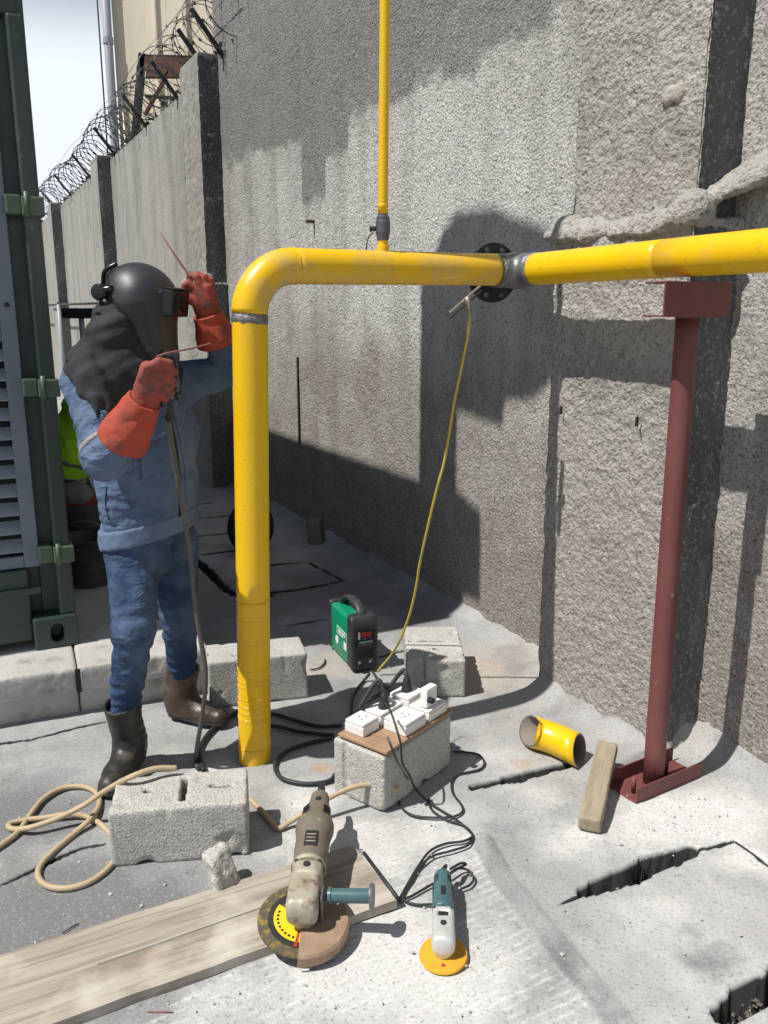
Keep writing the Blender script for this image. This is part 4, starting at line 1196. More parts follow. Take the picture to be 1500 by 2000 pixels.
# guard: half cup over the right of the disc
def guardm(c, n_, x_, y_, rin, rout, zt, dep, a0, a1, k=32):
    V, f = [], []
    prof = [(rin, zt), (rout - .006, zt), (rout, zt - .006), (rout, zt - dep), (rout - .003, zt - dep), (rout - .003, zt - .005), (rin, zt - .003)]
    aa = np.linspace(a0, a1, k); m_ = len(prof)
    for a in aa:
        for r, z in prof: V.append(c + n_ * z + (x_ * math.cos(a) + y_ * math.sin(a)) * r)
    for i in range(k - 1):
        for j in range(m_):
            jj = (j + 1) % m_
            f.append([i * m_ + j, i * m_ + jj, (i + 1) * m_ + jj, (i + 1) * m_ + j])
    f.append(list(range(m_))); f.append([(k - 1) * m_ + j for j in range(m_)][::-1])
    return V, f
v_, f_ = guardm(dc0, dn, du, dv, .030, .122, .016, .034, R(-88), R(75))
mk('guard', v_, f_, m_rust, bg_, False)
hc = gc + dn * .052
def fhead(P):
    d = box_(P, hc + gb * .035 + gu * .002, (gb, gs, gu), (.085, .040, .036), .018)
    q = (P - hc)
    d = smax(d, q @ nrm(-gb * .8 + gu * .6) - .054, .012)
    d = smin(d, cap_(P, hc - gu * .045, hc, .034, .036), .012)
    d = smin(d, box_(P, hc + gb * .085 + gu * .030, (gb, gs, gu), (.020, .026, .012), .006), .004)
    d = smax(d, -box_(P, hc + gb * .060 + gu * .041, (gb, gs, gu), (.003, .018, .004), .001), .003)
    return d + .0012 * fbm(P, 60, 2, 3)
hd = sdfo('gear_head', fhead, hc - .16, hc + .18, .0045, m_ghead, bg_)
lathe('lock_button', hc + gb * .088 + gu * .040, gu, [(0, .010), (.006, .009), (.007, .004)], m_iron, hd, 14)
for s_ in (-1, 1):
    lathe('screw', hc + gb * .112 + gs * .030 * s_ + gu * .032, gu, [(0, .006), (.004, .005)], m_iron, hd, 8)
b0 = hc + gb * .115; b1 = hc + gb * .285; b2 = hc + gb * .36; b3 = hc + gb * .43
def fbody(P):
    d = cap_(P, b0 + gb * .01, b1, .043, .047, gs, 1.05)
    d = smin(d, cap_(P, b1, b2, .045, .030, gs, 1.1), .02)
    d = smin(d, cap_(P, b2, b3, .029, .024, gs, 1.15), .02)
    d = smax(d, -((P - b0) @ gb), .004)
    return d + .0012 * fbm(P, 40, 2, 4)
sdfo('motor_body', fbody, np.minimum(b0, b3) - .07, np.maximum(b0, b3) + .07, .005, m_gbody, bg_)
for k in range(5):
    for s_ in (-1, 1):
        box('vent_slot', b1 + gb * (.012 + .011 * k) + gs * s_ * .030 + gu * .033, (gb, nrm(gs * s_ - gu * .9), nrm(gs * s_ + gu)), (.005, .022, .006), m_dark, bg_, .001)
box('switch', b2 + gu * .027 + gb * .01, (gb, gs, gu), (.050, .016, .010), m_blacksteel, bg_, .003)
box('name_plate', b0 + gb * .075 + gu * .0455, (gb, gs, gu), (.060, .034, .0016), m_iron, bg_, .0005)
for k in range(3):
    box('plate_line', b0 + gb * (.060 + .014 * k) + gu * .0466, (gb, gs, gu), (.004, .026, .0008), m_ghead, bg_)
tube('body_seam', [b0 + gb * .012 + gs * .0445, b0 + gb * .09 + gs * .0462, b1 + gs * .0490], .0016, m_dark, bg_, 5)
lathe('collar_ring', b0 + gb * .004, gb, [(-.005, .045), (0, .0475), (.006, .0475), (.01, .045)], m_ghead, bg_, 28)
tube('cord_sleeve', [b3 + gb * .015, b3 + gb * .03, b3 + gb * .06, b3 + gb * .09 - UP * .012], [.014, .013, .010, .007], m_cable, bg_, 12)
hs = hc + gb * .025 + gs * .040; hax = nrm(gs + gu * .03 - gb * .03)
sh = lathe('side_handle', hs + hax * .018, hax, [(0, .012), (.002, .020), (.010, .021), (.012, .0175), (.10, .0185), (.108, .018)], m_teal, bg_, 24)
lathe('handle_flange', hs + hax * .126, hax, [(0, .017), (.0, .030), (.008, .0305), (.012, .028), (.013, .01)], m_steel, sh, 24)
rod('handle_bolt', hs - hax * .01, hs + hax * .02, .008, m_steel, sh, 10)
box('guard_clamp', hc + gs * .047 + gb * .01 - gu * .012, (gb, gs, gu), (.05, .006, .075), m_steel, bg_, .002)

# ------------------------------------------------------------------ small angle grinder
qc = G(866, 1862, .016)
qn = nrm([-.02, -.10, 1.0]); qb = nrm(G(866, 1712, .052) - G(868, 1850, .045)); qb = nrm(np.array([qb[0], qb[1], .02]))
qs = nrm(np.cross(qb, UP)); qu = np.cross(qs, qb)
sg = thing('small_angle_grinder', qc * np.array([1, 1, 0]), 'small teal and silver angle grinder resting on its orange disc', 'grinder')
lathe('grinding_disc', qc, qn, [(-.002, .004), (-.006, .058), (-.0045, .0605), (.000, .058), (.004, .028), (.004, .01)], m_odisc, sg, 48)
lathe('disc_nut', qc + qn * .004, qn, [(0, .018), (.008, .018), (.009, .01)], m_steel, sg, 20)
sq = thing_c = qc + qn * .040
def fq(P):
    d = box_(P, sq + qb * .038, (qb, qs, qu), (.062, .028, .025), .013)
    d = smax(d, (P - sq) @ nrm(-qb * .75 + qu * .65) - .036, .010)
    d = smin(d, cap_(P, sq - qu * .024, sq, .024, .026), .010)
    d = smax(d, -box_(P, sq + qb * .070 + qu * .026, (qb, qs, qu), (.010, .016, .007), .006), .003)
    return d
shd = sdfo('gear_head', fq, sq - .12, sq + .13, .0038, m_silver, sg)
lathe('lock_button', sq + qb * .032 + qu * .022, qu, [(0, .0085), (.006, .0075), (.007, .003)], m_iron, shd, 14)
box('vent_slot', sq + qb * .070 + qu * .020, (qb, qs, qu), (.016, .026, .003), m_dark, shd, .001)
c0_, c1_ = sq + qb * .10, sq + qb * .235
def fqb(P):
    d = cap_(P, c0_, c1_, .0275, .0225, qs, 1.06)
    return smax(d, -((P - c0_) @ qb) - .001, .003)
sdfo('motor_body', fqb, np.minimum(c0_, c1_) - .05, np.maximum(c0_, c1_) + .05, .004, m_teal, sg)
tube('cord_sleeve', [c1_ + qb * .018, c1_ + qb * .035 + qs * .004, c1_ + qb * .05 + qs * .010], [.008, .007, .005], m_cable, sg, 10)
for k in range(4):
    for s_ in (-1, 1):
        box('vent_slot', c1_ - qb * (.012 + .008 * k) + qs * s_ * .017 + qu * .0155, (qb, nrm(qs * s_ - qu), nrm(qs * s_ + qu)), (.0035, .014, .004), m_dark, sg, .0008)
box('switch', c0_ + qb * .05 + qu * .0275, (qb, qs, qu), (.030, .012, .006), m_blacksteel, sg, .002)
for s_ in (-1, 1):
    lathe('screw', sq + qb * .088 + qs * s_ * .021 + qu * .0215, qu, [(0, .0035), (.003, .003)], m_iron, shd, 8)
sector('disc_mark', qc, qn, nrm(np.cross(qb, qn)), np.cross(qn, nrm(np.cross(qb, qn))), .034, .042, R(262), R(276), .0035, m_redprint, sg, 5)
for k_ in (-1, 1):
    box('name_strip', (c0_ + c1_) / 2 + qs * .0265 * k_, (qb, qs, qu), (.07, .002, .016), m_blacksteel, sg, .0005)

# ------------------------------------------------------------------ plank, timber stub, pipe offcut, rods
pz = .030
pA, pB, pC = G(775, 1757, pz), G(690, 1650, pz), G(0, 1865, pz)
pdir = nrm(pC - pB); 
q130 = G(130, 1990, pz); pdn = nrm(q130 - pA)
pL = 1.6
vt_ = [pA, pB, pB + pdir * pL, pA + pdn * pL]
n1, n2 = 60, 8
V = []
for i in range(n1 + 1):
    t = i / n1
    l0 = vt_[1] * (1 - t) + vt_[2] * t; l1 = vt_[0] * (1 - t) + vt_[3] * t
    l1 = l1 + nrm(l1 - l0) * .0035 * vnoise(np.array([[i * .35, 1.5, 0]]), 8)[0]
    for j in range(n2 + 1):
        s_ = j / n2
        V.append(l0 * (1 - s_) + l1 * s_)
V = np.array(V); V[:, 2] += .0012 * fbm(V, 20, 2, 4) + .004 * np.sin(np.linspace(0, 1, n1 + 1) * 3).repeat(n2 + 1) * .0
nv = len(V); Vb = V.copy(); Vb[:, 2] = .004
I = np.arange(nv).reshape(n1 + 1, n2 + 1)
f = []
for i in range(n1):
    for j in range(n2): f.append([I[i, j], I[i, j + 1], I[i + 1, j + 1], I[i + 1, j]])
    f.append([I[i, n2], I[i, n2] + nv, I[i + 1, n2] + nv, I[i + 1, n2]])
    f.append([I[i, 0], I[i + 1, 0], I[i + 1, 0] + nv, I[i, 0] + nv])
for j in range(n2): f.append([I[0, j], I[0, j] + nv, I[0, j + 1] + nv, I[0, j + 1]])
f = [[int(x) for x in p] for p in f]
pk = mk('plank', np.vstack([V, Vb]), f, m_plank, None, False)
reorient(pk, math.atan2(-pdir[1], -pdir[0]))
tag(pk, 'long weathered grey-brown wooden plank lying across the foreground', 'plank')
ck = [pB * (1 - .52) + pA * .52 + pdir * t + UP * (.0012 + .0002 * k) + np.array([0, .006 * math.sin(t * 6), 0]) for k, t in enumerate(np.linspace(.16, .75, 14))]
crk = tube('crack', ck, .0007, m_dark, pk, 5)
crk.matrix_parent_inverse = (Matrix.Translation(pk.location) @ Matrix.Rotation(pk.rotation_euler.z, 4, 'Z')).inverted()
crk.location = (0, 0, 0)

t0 = G(1152, 1607, .035); t1 = G(1186, 1462, .085)
ta = nrm(t1 - t0); ts = nrm(np.cross(ta, UP)); tu = np.cross(ts, ta)
tcn_ = (t0 + t1) / 2
def ftim(P):
    d = box_(P, tcn_, (ta, ts, tu), (np.linalg.norm(t1 - t0) / 2 + .012, .034, .024), .005)
    return d + .0025 * fbm(P @ np.array([ta, ts, tu]).T * np.array([.3, 1, 1]), 26, 3, 9)
ts_o = sdfo('timber_stub', ftim, np.minimum(t0, t1) - .08, np.maximum(t0, t1) + .08, .005, m_timber)
reorient(ts_o, math.atan2(ta[1], ta[0]))
tag(ts_o, 'short grey timber stub leaning on the yellow pipe offcut', 'timber')

oL, oR = G(1036, 1428, .068), G(1132, 1466, .058)
oc = (oL + oR) / 2 + np.array([.004, .020, -.003])
arc = crom([oL, oc, oR], 3)
off = thing('pipe_offcut', (oc[0], oc[1], 0), 'short bent yellow pipe offcut with open ends lying on the ground', 'pipe')
def shell(name, P, ro, ri, m_o, m_i, par, seg=40):
    T, X, Y = frames(P)
    a = np.linspace(0, 2 * np.pi, seg, endpoint=False)
    V, f = [], []
    n_ = len(P)
    for r in (ro, ri):
        V.append((P[:, None, :] + r * (np.cos(a)[None, :, None] * X[:, None, :] + np.sin(a)[None, :, None] * Y[:, None, :])).reshape(-1, 3))
    for Vr in V:                              # mitred cuts at both ends
        Vr[:seg] -= ((Vr[:seg] - P[0]) @ nrm([-.90, -.26, .34]) / (T[0] @ nrm([-.90, -.26, .34])))[:, None] * T[0]
        e = (n_ - 1) * seg
        Vr[e:] -= ((Vr[e:] - P[-1]) @ nrm([.80, -.55, .22]) / (T[-1] @ nrm([.80, -.55, .22])))[:, None] * T[-1]
    Nn = n_ * seg; mi = []
    for i in range(n_ - 1):
        for j in range(seg):
            k = (j + 1) % seg
            f.append([i * seg + j, i * seg + k, (i + 1) * seg + k, (i + 1) * seg + j]); mi.append(0)
            f.append([Nn + i * seg + k, Nn + i * seg + j, Nn + (i + 1) * seg + j, Nn + (i + 1) * seg + k]); mi.append(1)
    for j in range(seg):
        k = (j + 1) % seg
        f.append([k, j, Nn + j, Nn + k]); mi.append(2)
        e = (n_ - 1) * seg
        f.append([e + j, e + k, Nn + e + k, Nn + e + j]); mi.append(2)
    o = mk(name, np.vstack(V), f, [m_o, m_i, m_weld], par)
    o.data.polygons.foreach_set('material_index', mi)
    o.data.update()
    return o
shell('pipe_wall', arc, .057, .0505, m_yellow, m_brick, off)

dr0, dr1 = G(711, 1666, .008), G(776, 1754, .034)
tag(rod('iron_rod', dr0, dr1, .0055, m_cable), 'dark iron rod lying against the end of the plank', 'rod')
tag(rod('welding_rod', G(288, 1976, .006), G(338, 1977, .006), .0016, m_rodcoat), 'thin brown electrode stub on the ground below the plank', 'electrode')
tag(rod('iron_nail', G(122, 1822, .008), G(153, 1803, .008), .0016, m_iron), 'thin dark wire offcut on the ground above the plank', 'wire')

# ------------------------------------------------------------------ hoses and cables
def gpts(lst, r):
    return [G(p[0], p[1], (p[2] if len(p) > 2 else 0) + r + .004) for p in lst]
def cab(name, label, cat, lst, r, mat):
    return tag(cable(name, gpts(lst, r), r, mat, None, 10, 10), label, cat)
cab('beige_hose', 'beige rubber hose coiled in loops left of the front block', 'hose',
    [(345, 1500, .19), (300, 1502, .20), (250, 1520, .19), (205, 1545, .12), (165, 1572, .06), (115, 1597, .03), (60, 1616, .015), (25, 1619), (18, 1610), (45, 1602), (90, 1597, .005), (135, 1590, .01), (175, 1597), (205, 1617), (228, 1648), (238, 1668)], .0088, m_hose)
cab('beige_hose', 'beige hose in a wide loop reaching the left edge and the front block', 'hose',
    [(-40, 1680), (0, 1652), (35, 1625), (60, 1590), (85, 1560), (120, 1540), (160, 1536), (188, 1548), (194, 1570), (178, 1598, .012), (145, 1628), (105, 1662), (78, 1692), (76, 1715), (95, 1731), (130, 1735), (170, 1725), (205, 1702), (228, 1675), (240, 1655)], .0088, m_hose)
cab('beige_hose', 'short beige hose bent over the grinder tail in front of the socket block', 'hose',
    [(488, 1560), (515, 1588), (535, 1612), (545, 1618), (565, 1606, .01), (610, 1578, .04), (655, 1552, .06), (700, 1535, .07), (745, 1533, .065), (778, 1543, .05)], .0085, m_hose)
cab('welding_cable', 'grey welding cable hanging from the raised hand down the jacket to the ground', 'cable', [(382, 1487)], .01, m_cableg) if False else None
wc = [A(322, 770, 2.46), A(330, 830, 2.52), A(342, 905, 2.57), A(358, 1000, 2.60), A(372, 1090, 2.62), A(381, 1180, 2.62), A(393, 1255, 2.62), A(402, 1320, 2.62), A(396, 1390, 2.64), A(386, 1450, 2.66), G(383, 1484, .012), G(386, 1500, .012)]
tag(cable('welding_cable', wc, .0082, m_cableg, None, 8, 10), 'grey welding cable hanging from the right glove down past the jeans', 'cable')
cab('power_cable', 'black cable running on the ground from the boots to behind the front block', 'cable', [(470, 1388), (440, 1405), (408, 1432), (390, 1462), (392, 1486), (398, 1505)], .009, m_cable)
cab('power_cable', 'upper of the black cables curving right from the pipe foot to the sockets', 'cable', [(470, 1392), (530, 1394), (570, 1405), (620, 1418), (668, 1417)], .0075, m_cable)
cab('power_cable', 'black cable looping on the ground between pipe foot and socket block', 'cable',
    [(480, 1418), (535, 1418), (580, 1428), (630, 1434), (650, 1436), (640, 1443), (600, 1452), (562, 1466), (541, 1485), (538, 1503), (552, 1521), (585, 1530), (620, 1530), (645, 1524), (655, 1512)], .0075, m_cable)
cab('machine_lead', 'thin black lead from the welding machine over to the plugs on the board', 'cable', [(722, 1316, .03), (712, 1328), (698, 1345), (688, 1368), (686, 1395), (690, 1415)], .006, m_cable)
tag(cable('machine_lead', [G(728, 1312, .03), G(740, 1330, .012), G(752, 1342, .015), G(764, 1352, .02)], .006, m_cable), 'short black lead from the machine terminals towards the sockets', 'cable')
tag(cable('plug_lead', [p1, p1 + UP * .03 + sb * .03, G(700, 1385, .26), G(712, 1372, .27), G(752, 1350, .285), p2 + sb * .02 + UP * .01, p2], .0075, m_cable), 'thick dark lead arching over the white sockets', 'cable')
zz_ = [A(753, 1372, 2.52), A(764, 1392, 2.47), A(775, 1425, 2.42), A(783, 1455, 2.40), A(786, 1490, 2.42), A(800, 1515, 2.42)] + gpts([(815, 1545, .02), (850, 1575), (890, 1600), (918, 1624), (922, 1634), (905, 1643), (870, 1648), (840, 1662), (818, 1690), (800, 1720), (783, 1750), (778, 1757), (800, 1752), (835, 1732), (870, 1712, .01), (898, 1694, .01), (910, 1688, .02), (900, 1686, .03), (880, 1697, .05)], .0035)
tag(cable('grinder_cord', zz_, .0038, m_cable, None, 10, 8), 'thin dark cord from the sockets down to the small grinder', 'cable')
zz_ = [A(757, 1440, 2.42), A(763, 1455, 2.40), A(775, 1485, 2.42), A(790, 1512, 2.42), A(797, 1522, 2.44)]
tag(cable('bare_lead', zz_, .0042, m_cableg, None, 8, 8), 'short grey lead knotted through the hole in the board', 'cable')
cab('extension_lead', 'thin black lead looping on the ground right of the socket block', 'cable',
    [(884, 1468), (910, 1469), (935, 1474), (946, 1489), (938, 1502), (915, 1508), (893, 1513), (882, 1528), (885, 1550), (900, 1570), (903, 1585), (885, 1595), (845, 1597), (805, 1592), (783, 1575), (775, 1552), (772, 1530)], .0038, m_cable)
cab('twin_lead', 'second thin cord lying beside the small grinder cord', 'cable',
    [(838, 1560), (842, 1580), (870, 1600), (905, 1612), (924, 1632), (915, 1650), (880, 1662), (845, 1672), (820, 1692), (806, 1715), (786, 1752), (810, 1766), (850, 1766)], .0035, m_cable)
cab('cord_loop', 'short loop of black cord beside the small grinder tail', 'cable', [(880, 1705, .04), (895, 1696, .02), (915, 1700, .01), (925, 1715), (918, 1728), (900, 1736)], .0035, m_cable)
ec = [tee + np.array([-.195, -.10, -.105]), A(916, 640, 3.10), A(905, 700, 3.12), A(888, 780, 3.14), A(880, 830, 3.16), A(868, 900, 3.18), A(852, 960, 3.20), A(833, 1040, 3.26), A(820, 1100, 3.30), A(812, 1150, 3.34), A(800, 1200, 3.38), A(782, 1248, 3.42), A(762, 1282, 3.46), A(745, 1302, 3.47), G(738, 1312, .02)]
ecl = thing('earth_clamp', A(912, 595, 3.05), 'bright metal earth clamp gripping the yellow pipe by the tee', 'clamp')
k0, k1 = A(878, 611, 3.05), A(938, 558, 3.10)
kd = nrm(k1 - k0); kn_ = nrm(np.cross(kd, [0, 1, 0]))
box('jaw', (k0 + k1) / 2, (kd, (0, 1, 0), kn_), (np.linalg.norm(k1 - k0), .02, .008), m_brass, ecl, .002)
box('jaw', (k0 + k1) / 2 - kn_ * .016 - kd * .008, (kd, (0, 1, 0), kn_), (np.linalg.norm(k1 - k0), .02, .007), m_iron, ecl, .002)
cl_ = A(914, 590, 3.05)
tube('lug', [A(912, 580, 3.05), cl_, A(917, 612, 3.06)], [.009, .010, .006], m_brass, ecl, 10)
ec[0] = A(917, 606, 3.06)
tag(cable('earth_cable', ec, .0052, m_earthc, None, 10, 8), 'yellow-green earth cable hanging from the clamp to the welding machine', 'cable')
tag(cable('strap_scrap', gpts([(606, 1308), (622, 1305), (633, 1296), (635, 1288)], .003), .004, m_iron, None, 6, 6), 'dark curved strip on the ground left of the welding machine', 'strip')

# ------------------------------------------------------------------ things lying in the shade at the back
ty = A(490, 1030, 5.55); ty[2] = .165
tx = nrm([.85, -.5, .06])
tyre = thing('old_tyre', (ty[0], ty[1], 0), 'small dark worn tyre standing in the shade behind the yellow pipe', 'tyre')
prof = [(-.07, .095), (-.085, .12), (-.085, .145), (-.065, .163), (-.03, .170), (.03, .170), (.065, .163), (.085, .145), (.085, .12), (.07, .095)]
lathe('tread', ty, tx, prof, m_tyre, tyre, 40)
lathe('hub', ty, tx, [(-.075, .02), (-.072, .09), (.072, .09), (.075, .02)], m_brick, tyre, 24)
def fbr(P):
    c = A(617, 1043, 5.75); c[2] = .085
    return box_(P, c, (nrm([1, -.2, .1]), nrm([.2, 1, 0]), nrm([-.1, 0, 1])), (.05, .055, .085), .008) + .005 * fbm(P, 24, 2, 3)
cbk = A(617, 1043, 5.75); cbk[2] = .085
tag(sdfo('brick', fbr, cbk - .15, cbk + .15, .009, m_brick), 'grey brick standing on end at the shaded wall foot', 'brick')
bq = A(176, 1105, 4.22); bq[2] = .10
bk = thing('bucket', (bq[0], bq[1], .0), 'dirty dark bucket with wire handle in the shade behind the container corner', 'bucket')
lathe('pail', (bq[0], bq[1], .20), UP, [(0, .02), (0, .105), (.24, .135), (.245, .14), (.25, .135), (.24, .128), (.02, .10), (.02, .02)], m_bucket, bk, 28)
hpts = [np.array([bq[0] + .135 * math.cos(t), bq[1] - .05 * math.sin(t), .43 + .11 * math.sin(t)]) for t in np.linspace(0, np.pi, 14)]
tube('handle', hpts, .004, m_steel, bk, 6)
box('stand', (bq[0], bq[1], .10), ((1, 0, 0), (0, 1, 0), UP), (.26, .24, .19), m_brick, bk, .01)
def cloth(name, label, c, r, mat, seed):
    c = np.asarray(c)
    def f(P):
        d = ell_(P, c, (nrm([1, .3, 0]), nrm([-.3, 1, 0]), UP), r)
        return d + .02 * fbm(P, 9, 3, seed) + .008 * np.abs(fbm(P, 22, 2, seed + 1))
    return tag(sdfo(name, f, c - np.array(r) - .06, c + np.array(r) + .06, .012, mat), label, 'cloth')
cloth('red_cloth', 'dark red crumpled cloth behind the container corner, upper', A(168, 1192, 4.25), (.11, .09, .035), m_redcloth, 31)
cloth('red_cloth', 'dark red crumpled cloth on the plinth by the corner casting, lower', A(182, 1214, 3.75), (.09, .07, .028), m_redcloth, 32)
cloth('grey_rag', 'pale grey rag on the plinth beside the red cloth', A(205, 1232, 3.65), (.07, .06, .022), m_greycloth, 33)
cloth('grey_bag', 'grey crumpled bag above the black tub behind the container', A(148, 965, 4.42), (.10, .09, .075), m_greycloth, 34)
tq = A(166, 1045, 4.52)
tub = thing('black_tub', (tq[0], tq[1], 0), 'black tub with a red rim behind the bucket in the shade', 'tub')
lathe('side', (tq[0], tq[1], .02), UP, [(0, .03), (0, .12), (.56, .155), (.56, .145), (.10, .11), (.10, .03)], m_bucket, tub, 28)
lathe('rim', (tq[0], tq[1], .575), UP, [(0, .150), (.0, .160), (.016, .160), (.016, .150)], m_redcloth, tub, 28)
# crumbs of concrete on the floor
gravel = []
parts = []
for i in range(420):
    x_, y_ = rng.uniform(20, 1480), rng.uniform(1240, 1990)
    if rng.random() < .35: x_, y_ = rng.gauss(1000, 220), rng.gauss(1330, 90)
    if rng.random() < .2: x_, y_ = rng.gauss(1350, 80), rng.gauss(1560, 70)
    c = G(x_, y_, .004); q = sd(c)
    if q[1] < .26 or q[1] > 2.6: continue
    r_ = abs(rng.gauss(0, .0024)) + .0014
    dd = []
    for k in range(6):
        a_ = [(1, 0, 0), (-1, 0, 0), (0, 1, 0), (0, -1, 0), (0, 0, 1), (0, 0, -1)][k]
        dd.append(c + np.array(a_) * r_ * rng.uniform(.6, 1.3) * np.array([1, 1, .7]) + UP * r_ * .4)
    parts.append((np.array(dd), [[0, 2, 4], [2, 1, 4], [1, 3, 4], [3, 0, 4], [2, 0, 5], [1, 2, 5], [3, 1, 5], [0, 3, 5]]))
for line, wid, dep in (JOINTS[2], JOINTS[5], JOINTS[0]):
    for i in range(110):
        k = rng.randrange(len(line) - 1); t = rng.random(); q = line[k] * (1 - t) + line[k + 1] * t
        w_ = (wid[k] * (1 - t) + wid[k + 1] * t) * .42
        c = WP(q[0] + rng.uniform(-w_, w_), q[1] + rng.uniform(-w_, w_), -rng.uniform(.055, .095)); r_ = rng.uniform(.004, .009)
        dd = [c + np.array(a_) * r_ * rng.uniform(.6, 1.3) for a_ in ((1, 0, 0), (-1, 0, 0), (0, 1, 0), (0, -1, 0), (0, 0, 1), (0, 0, -1))]
        gravel.append((np.array(dd), [[0, 2, 4], [2, 1, 4], [1, 3, 4], [3, 0, 4], [2, 0, 5], [1, 2, 5], [3, 1, 5], [0, 3, 5]]))
vv, ff = join(gravel)
tag(mk('joint_gravel', vv, ff, m_earth, None, False), 'dark gravel lying in the open slab joints', 'gravel', None, 'stuff')
vv, ff = join(parts)
tag(mk('concrete_crumbs', vv, ff, m_block, None, False), 'small concrete crumbs scattered over the floor', 'rubble', None, 'stuff')

# ------------------------------------------------------------------ the welder
FT = nrm([.82, -.57, 0]); ST = nrm([.57, .82, 0])        # chest direction, and towards his left
wel = thing('person', (-.80, 2.80, 0), 'standing welder in blue denim, black mask and orange gauntlets, both hands raised by the pipe', 'person')
def bbox(pts, pad):
    pts = np.array(pts); return pts.min(0) - pad, pts.max(0) + pad
T_ = [A(293, 1052, 2.80), A(291, 955, 2.80), A(284, 850, 2.80), A(264, 752, 2.80)]
TR = [.139, .136, .142, .110]
RS, RE, RWr = A(170, 752, 2.64), A(206, 895, 2.52), A(266, 812, 2.43)
LS, LE, LW = A(346, 752, 2.96), A(446, 722, 2.99), A(424, 662, 2.93)
def folds(P, seed, amp, sc_=(9, 9, 20)):
    q = P * np.array(sc_)
    q = q + .8 * np.stack([vnoise(P * 6, seed + 2), vnoise(P * 6, seed + 3), vnoise(P * 6, seed + 4)], 1)
    n = vnoise(q, seed)
    return amp * (1 - 2 * np.abs(n)) + amp * .35 * vnoise(P * 34, seed + 7)
def wrk(P, c, ax, period, amp, wd, seed):    # compression wrinkles lying across a limb
    ax = nrm(ax); t = (P - c) @ ax
    r2 = ((P - c) ** 2).sum(1)
    ph = t / period * 2 * np.pi + 3.2 * vnoise(P * 8, seed)
    s_ = np.sin(ph); s_ = np.sign(s_) * np.abs(s_) ** .7
    return amp * s_ * np.exp(-r2 / (2 * wd ** 2)) * (.55 + .45 * vnoise(P * 11, seed + 3))
def f_torso(P):
    d = chain_(P, T_, TR, .04, ST, 1.30)
    return smin(d, cap_(P, RS, LS, .072, .072), .05)
def f_rsleeve(P):
    return smin(cap_(P, RS, RE, .076, .068), cap_(P, RE, RWr, .064, .044), .025)
def f_lsleeve(P):
    return smin(cap_(P, LS, LE, .074, .062), cap_(P, LE, LW, .058, .042), .025)
hem0 = A(196, 1064, 2.74)
hn = nrm(UP + np.array([-.20, 0, 0]))
def f_jacket0(P):
    d = smin(smin(f_torso(P), f_rsleeve(P), .035), f_lsleeve(P), .035)
    return d
def f_jacket(P):
    d = f_jacket0(P)
    el = np.exp(-((P - RE) ** 2).sum(1) / (2 * .085 ** 2)) + np.exp(-((P - RS - UP * -.03) ** 2).sum(1) / (2 * .07 ** 2)) * .7 + np.exp(-((P - LE) ** 2).sum(1) / (2 * .08 ** 2))
    hz_ = np.exp(-(((P - hem0) @ hn - .09) ** 2) / (2 * .05 ** 2)) * .8
    d = d + folds(P, 3, .0045, (8, 8, 13)) + folds(P, 9, 1.0, (13, 13, 30)) * .006 * np.clip(el + hz_, 0, 1)
    d = d + wrk(P, RE, RE - RS, .040, .0075, .09, 61) + wrk(P, RS + (RE - RS) * .35, nrm(RE - RS) + .6 * FT, .048, .005, .09, 62) + wrk(P, (RE + RWr) / 2, RWr - RE, .036, .004, .07, 63) + wrk(P, hem0 + UP * .10 + ST * .1, UP, .050, .005, .16, 64) + wrk(P, T_[2] + FT * .1, nrm(UP + .7 * ST), .07, .004, .15, 65)
    return smax(d, -((P - hem0) @ hn), .006)
lo, hi = bbox([T_[0] + ST * .1, T_[0] - ST * .1, T_[3], RS, RE, RWr, LS, LE, LW], .12)
jk = sdfo('jacket', f_jacket, lo, hi, .0085, m_denim, wel)
def f_hem(P):
    d = f_torso(P) - .0025 + .0025 * vnoise(P * 40, 5)
    t = (P - hem0) @ hn
    return smax(d, np.maximum(-t - .010, t - .052), .002)
sdfo('waistband', f_hem, *bbox([T_[0], T_[0] + UP * .1], .24), .007, m_denim_hem, jk)
ua = nrm(RE - RS)
def f_band(P):
    t = (P - RE) @ nrm(ua + .25 * FT)
    return smax(f_rsleeve(P) - .0025 + folds(P, 3, .0045, (8, 8, 13)) + wrk(P, RE, RE - RS, .040, .0075, .09, 61), np.abs(t + .035) - .010, .003)
sdfo('reflective_band', f_band, *bbox([RS, RE, RWr], .12), .006, m_reflect, jk)
def hit(fn, x, y, Y0=2.0, Y1=3.4, lift=0.0):
    P = A(x, y, Y0); r = nrm(ray(x, y))
    for _ in range(90):
        d = float(fn(P[None, :])[0])
        if d < .0008: break
        P = P + r * max(d * .7, .0006)
        if P[1] > Y1: return None
    return P - r * lift
def seamline(name, fn, pts, r, mat, par, lift=.001):
    Q = [hit(fn, *p, lift=lift) for p in crom([(x, y, 0) for x, y in pts], 8)[:, :2]]
    Q = [q for q in Q if q is not None]
    if len(Q) > 3: tube(name, np.array(Q), r, mat, par, 6)
seamline('zip', f_jacket, [(322, 775), (335, 830), (345, 880), (350, 930), (352, 985), (350, 1020)], .0045, m_black, jk)
seamline('placket_edge', f_jacket, [(336, 790), (350, 850), (360, 910), (364, 975), (362, 1015)], .0025, m_denim_hem, jk)
seamline('pocket_seam', f_jacket, [(272, 868), (274, 900), (276, 940)], .002, m_jeans, jk)
seamline('side_seam', f_jacket, [(208, 950), (206, 985), (212, 1015)], .0025, m_jeans, jk)
seamline('shoulder_seam', f_jacket, [(136, 742), (165, 768), (196, 800), (212, 840)], .0022, m_jeans, jk)

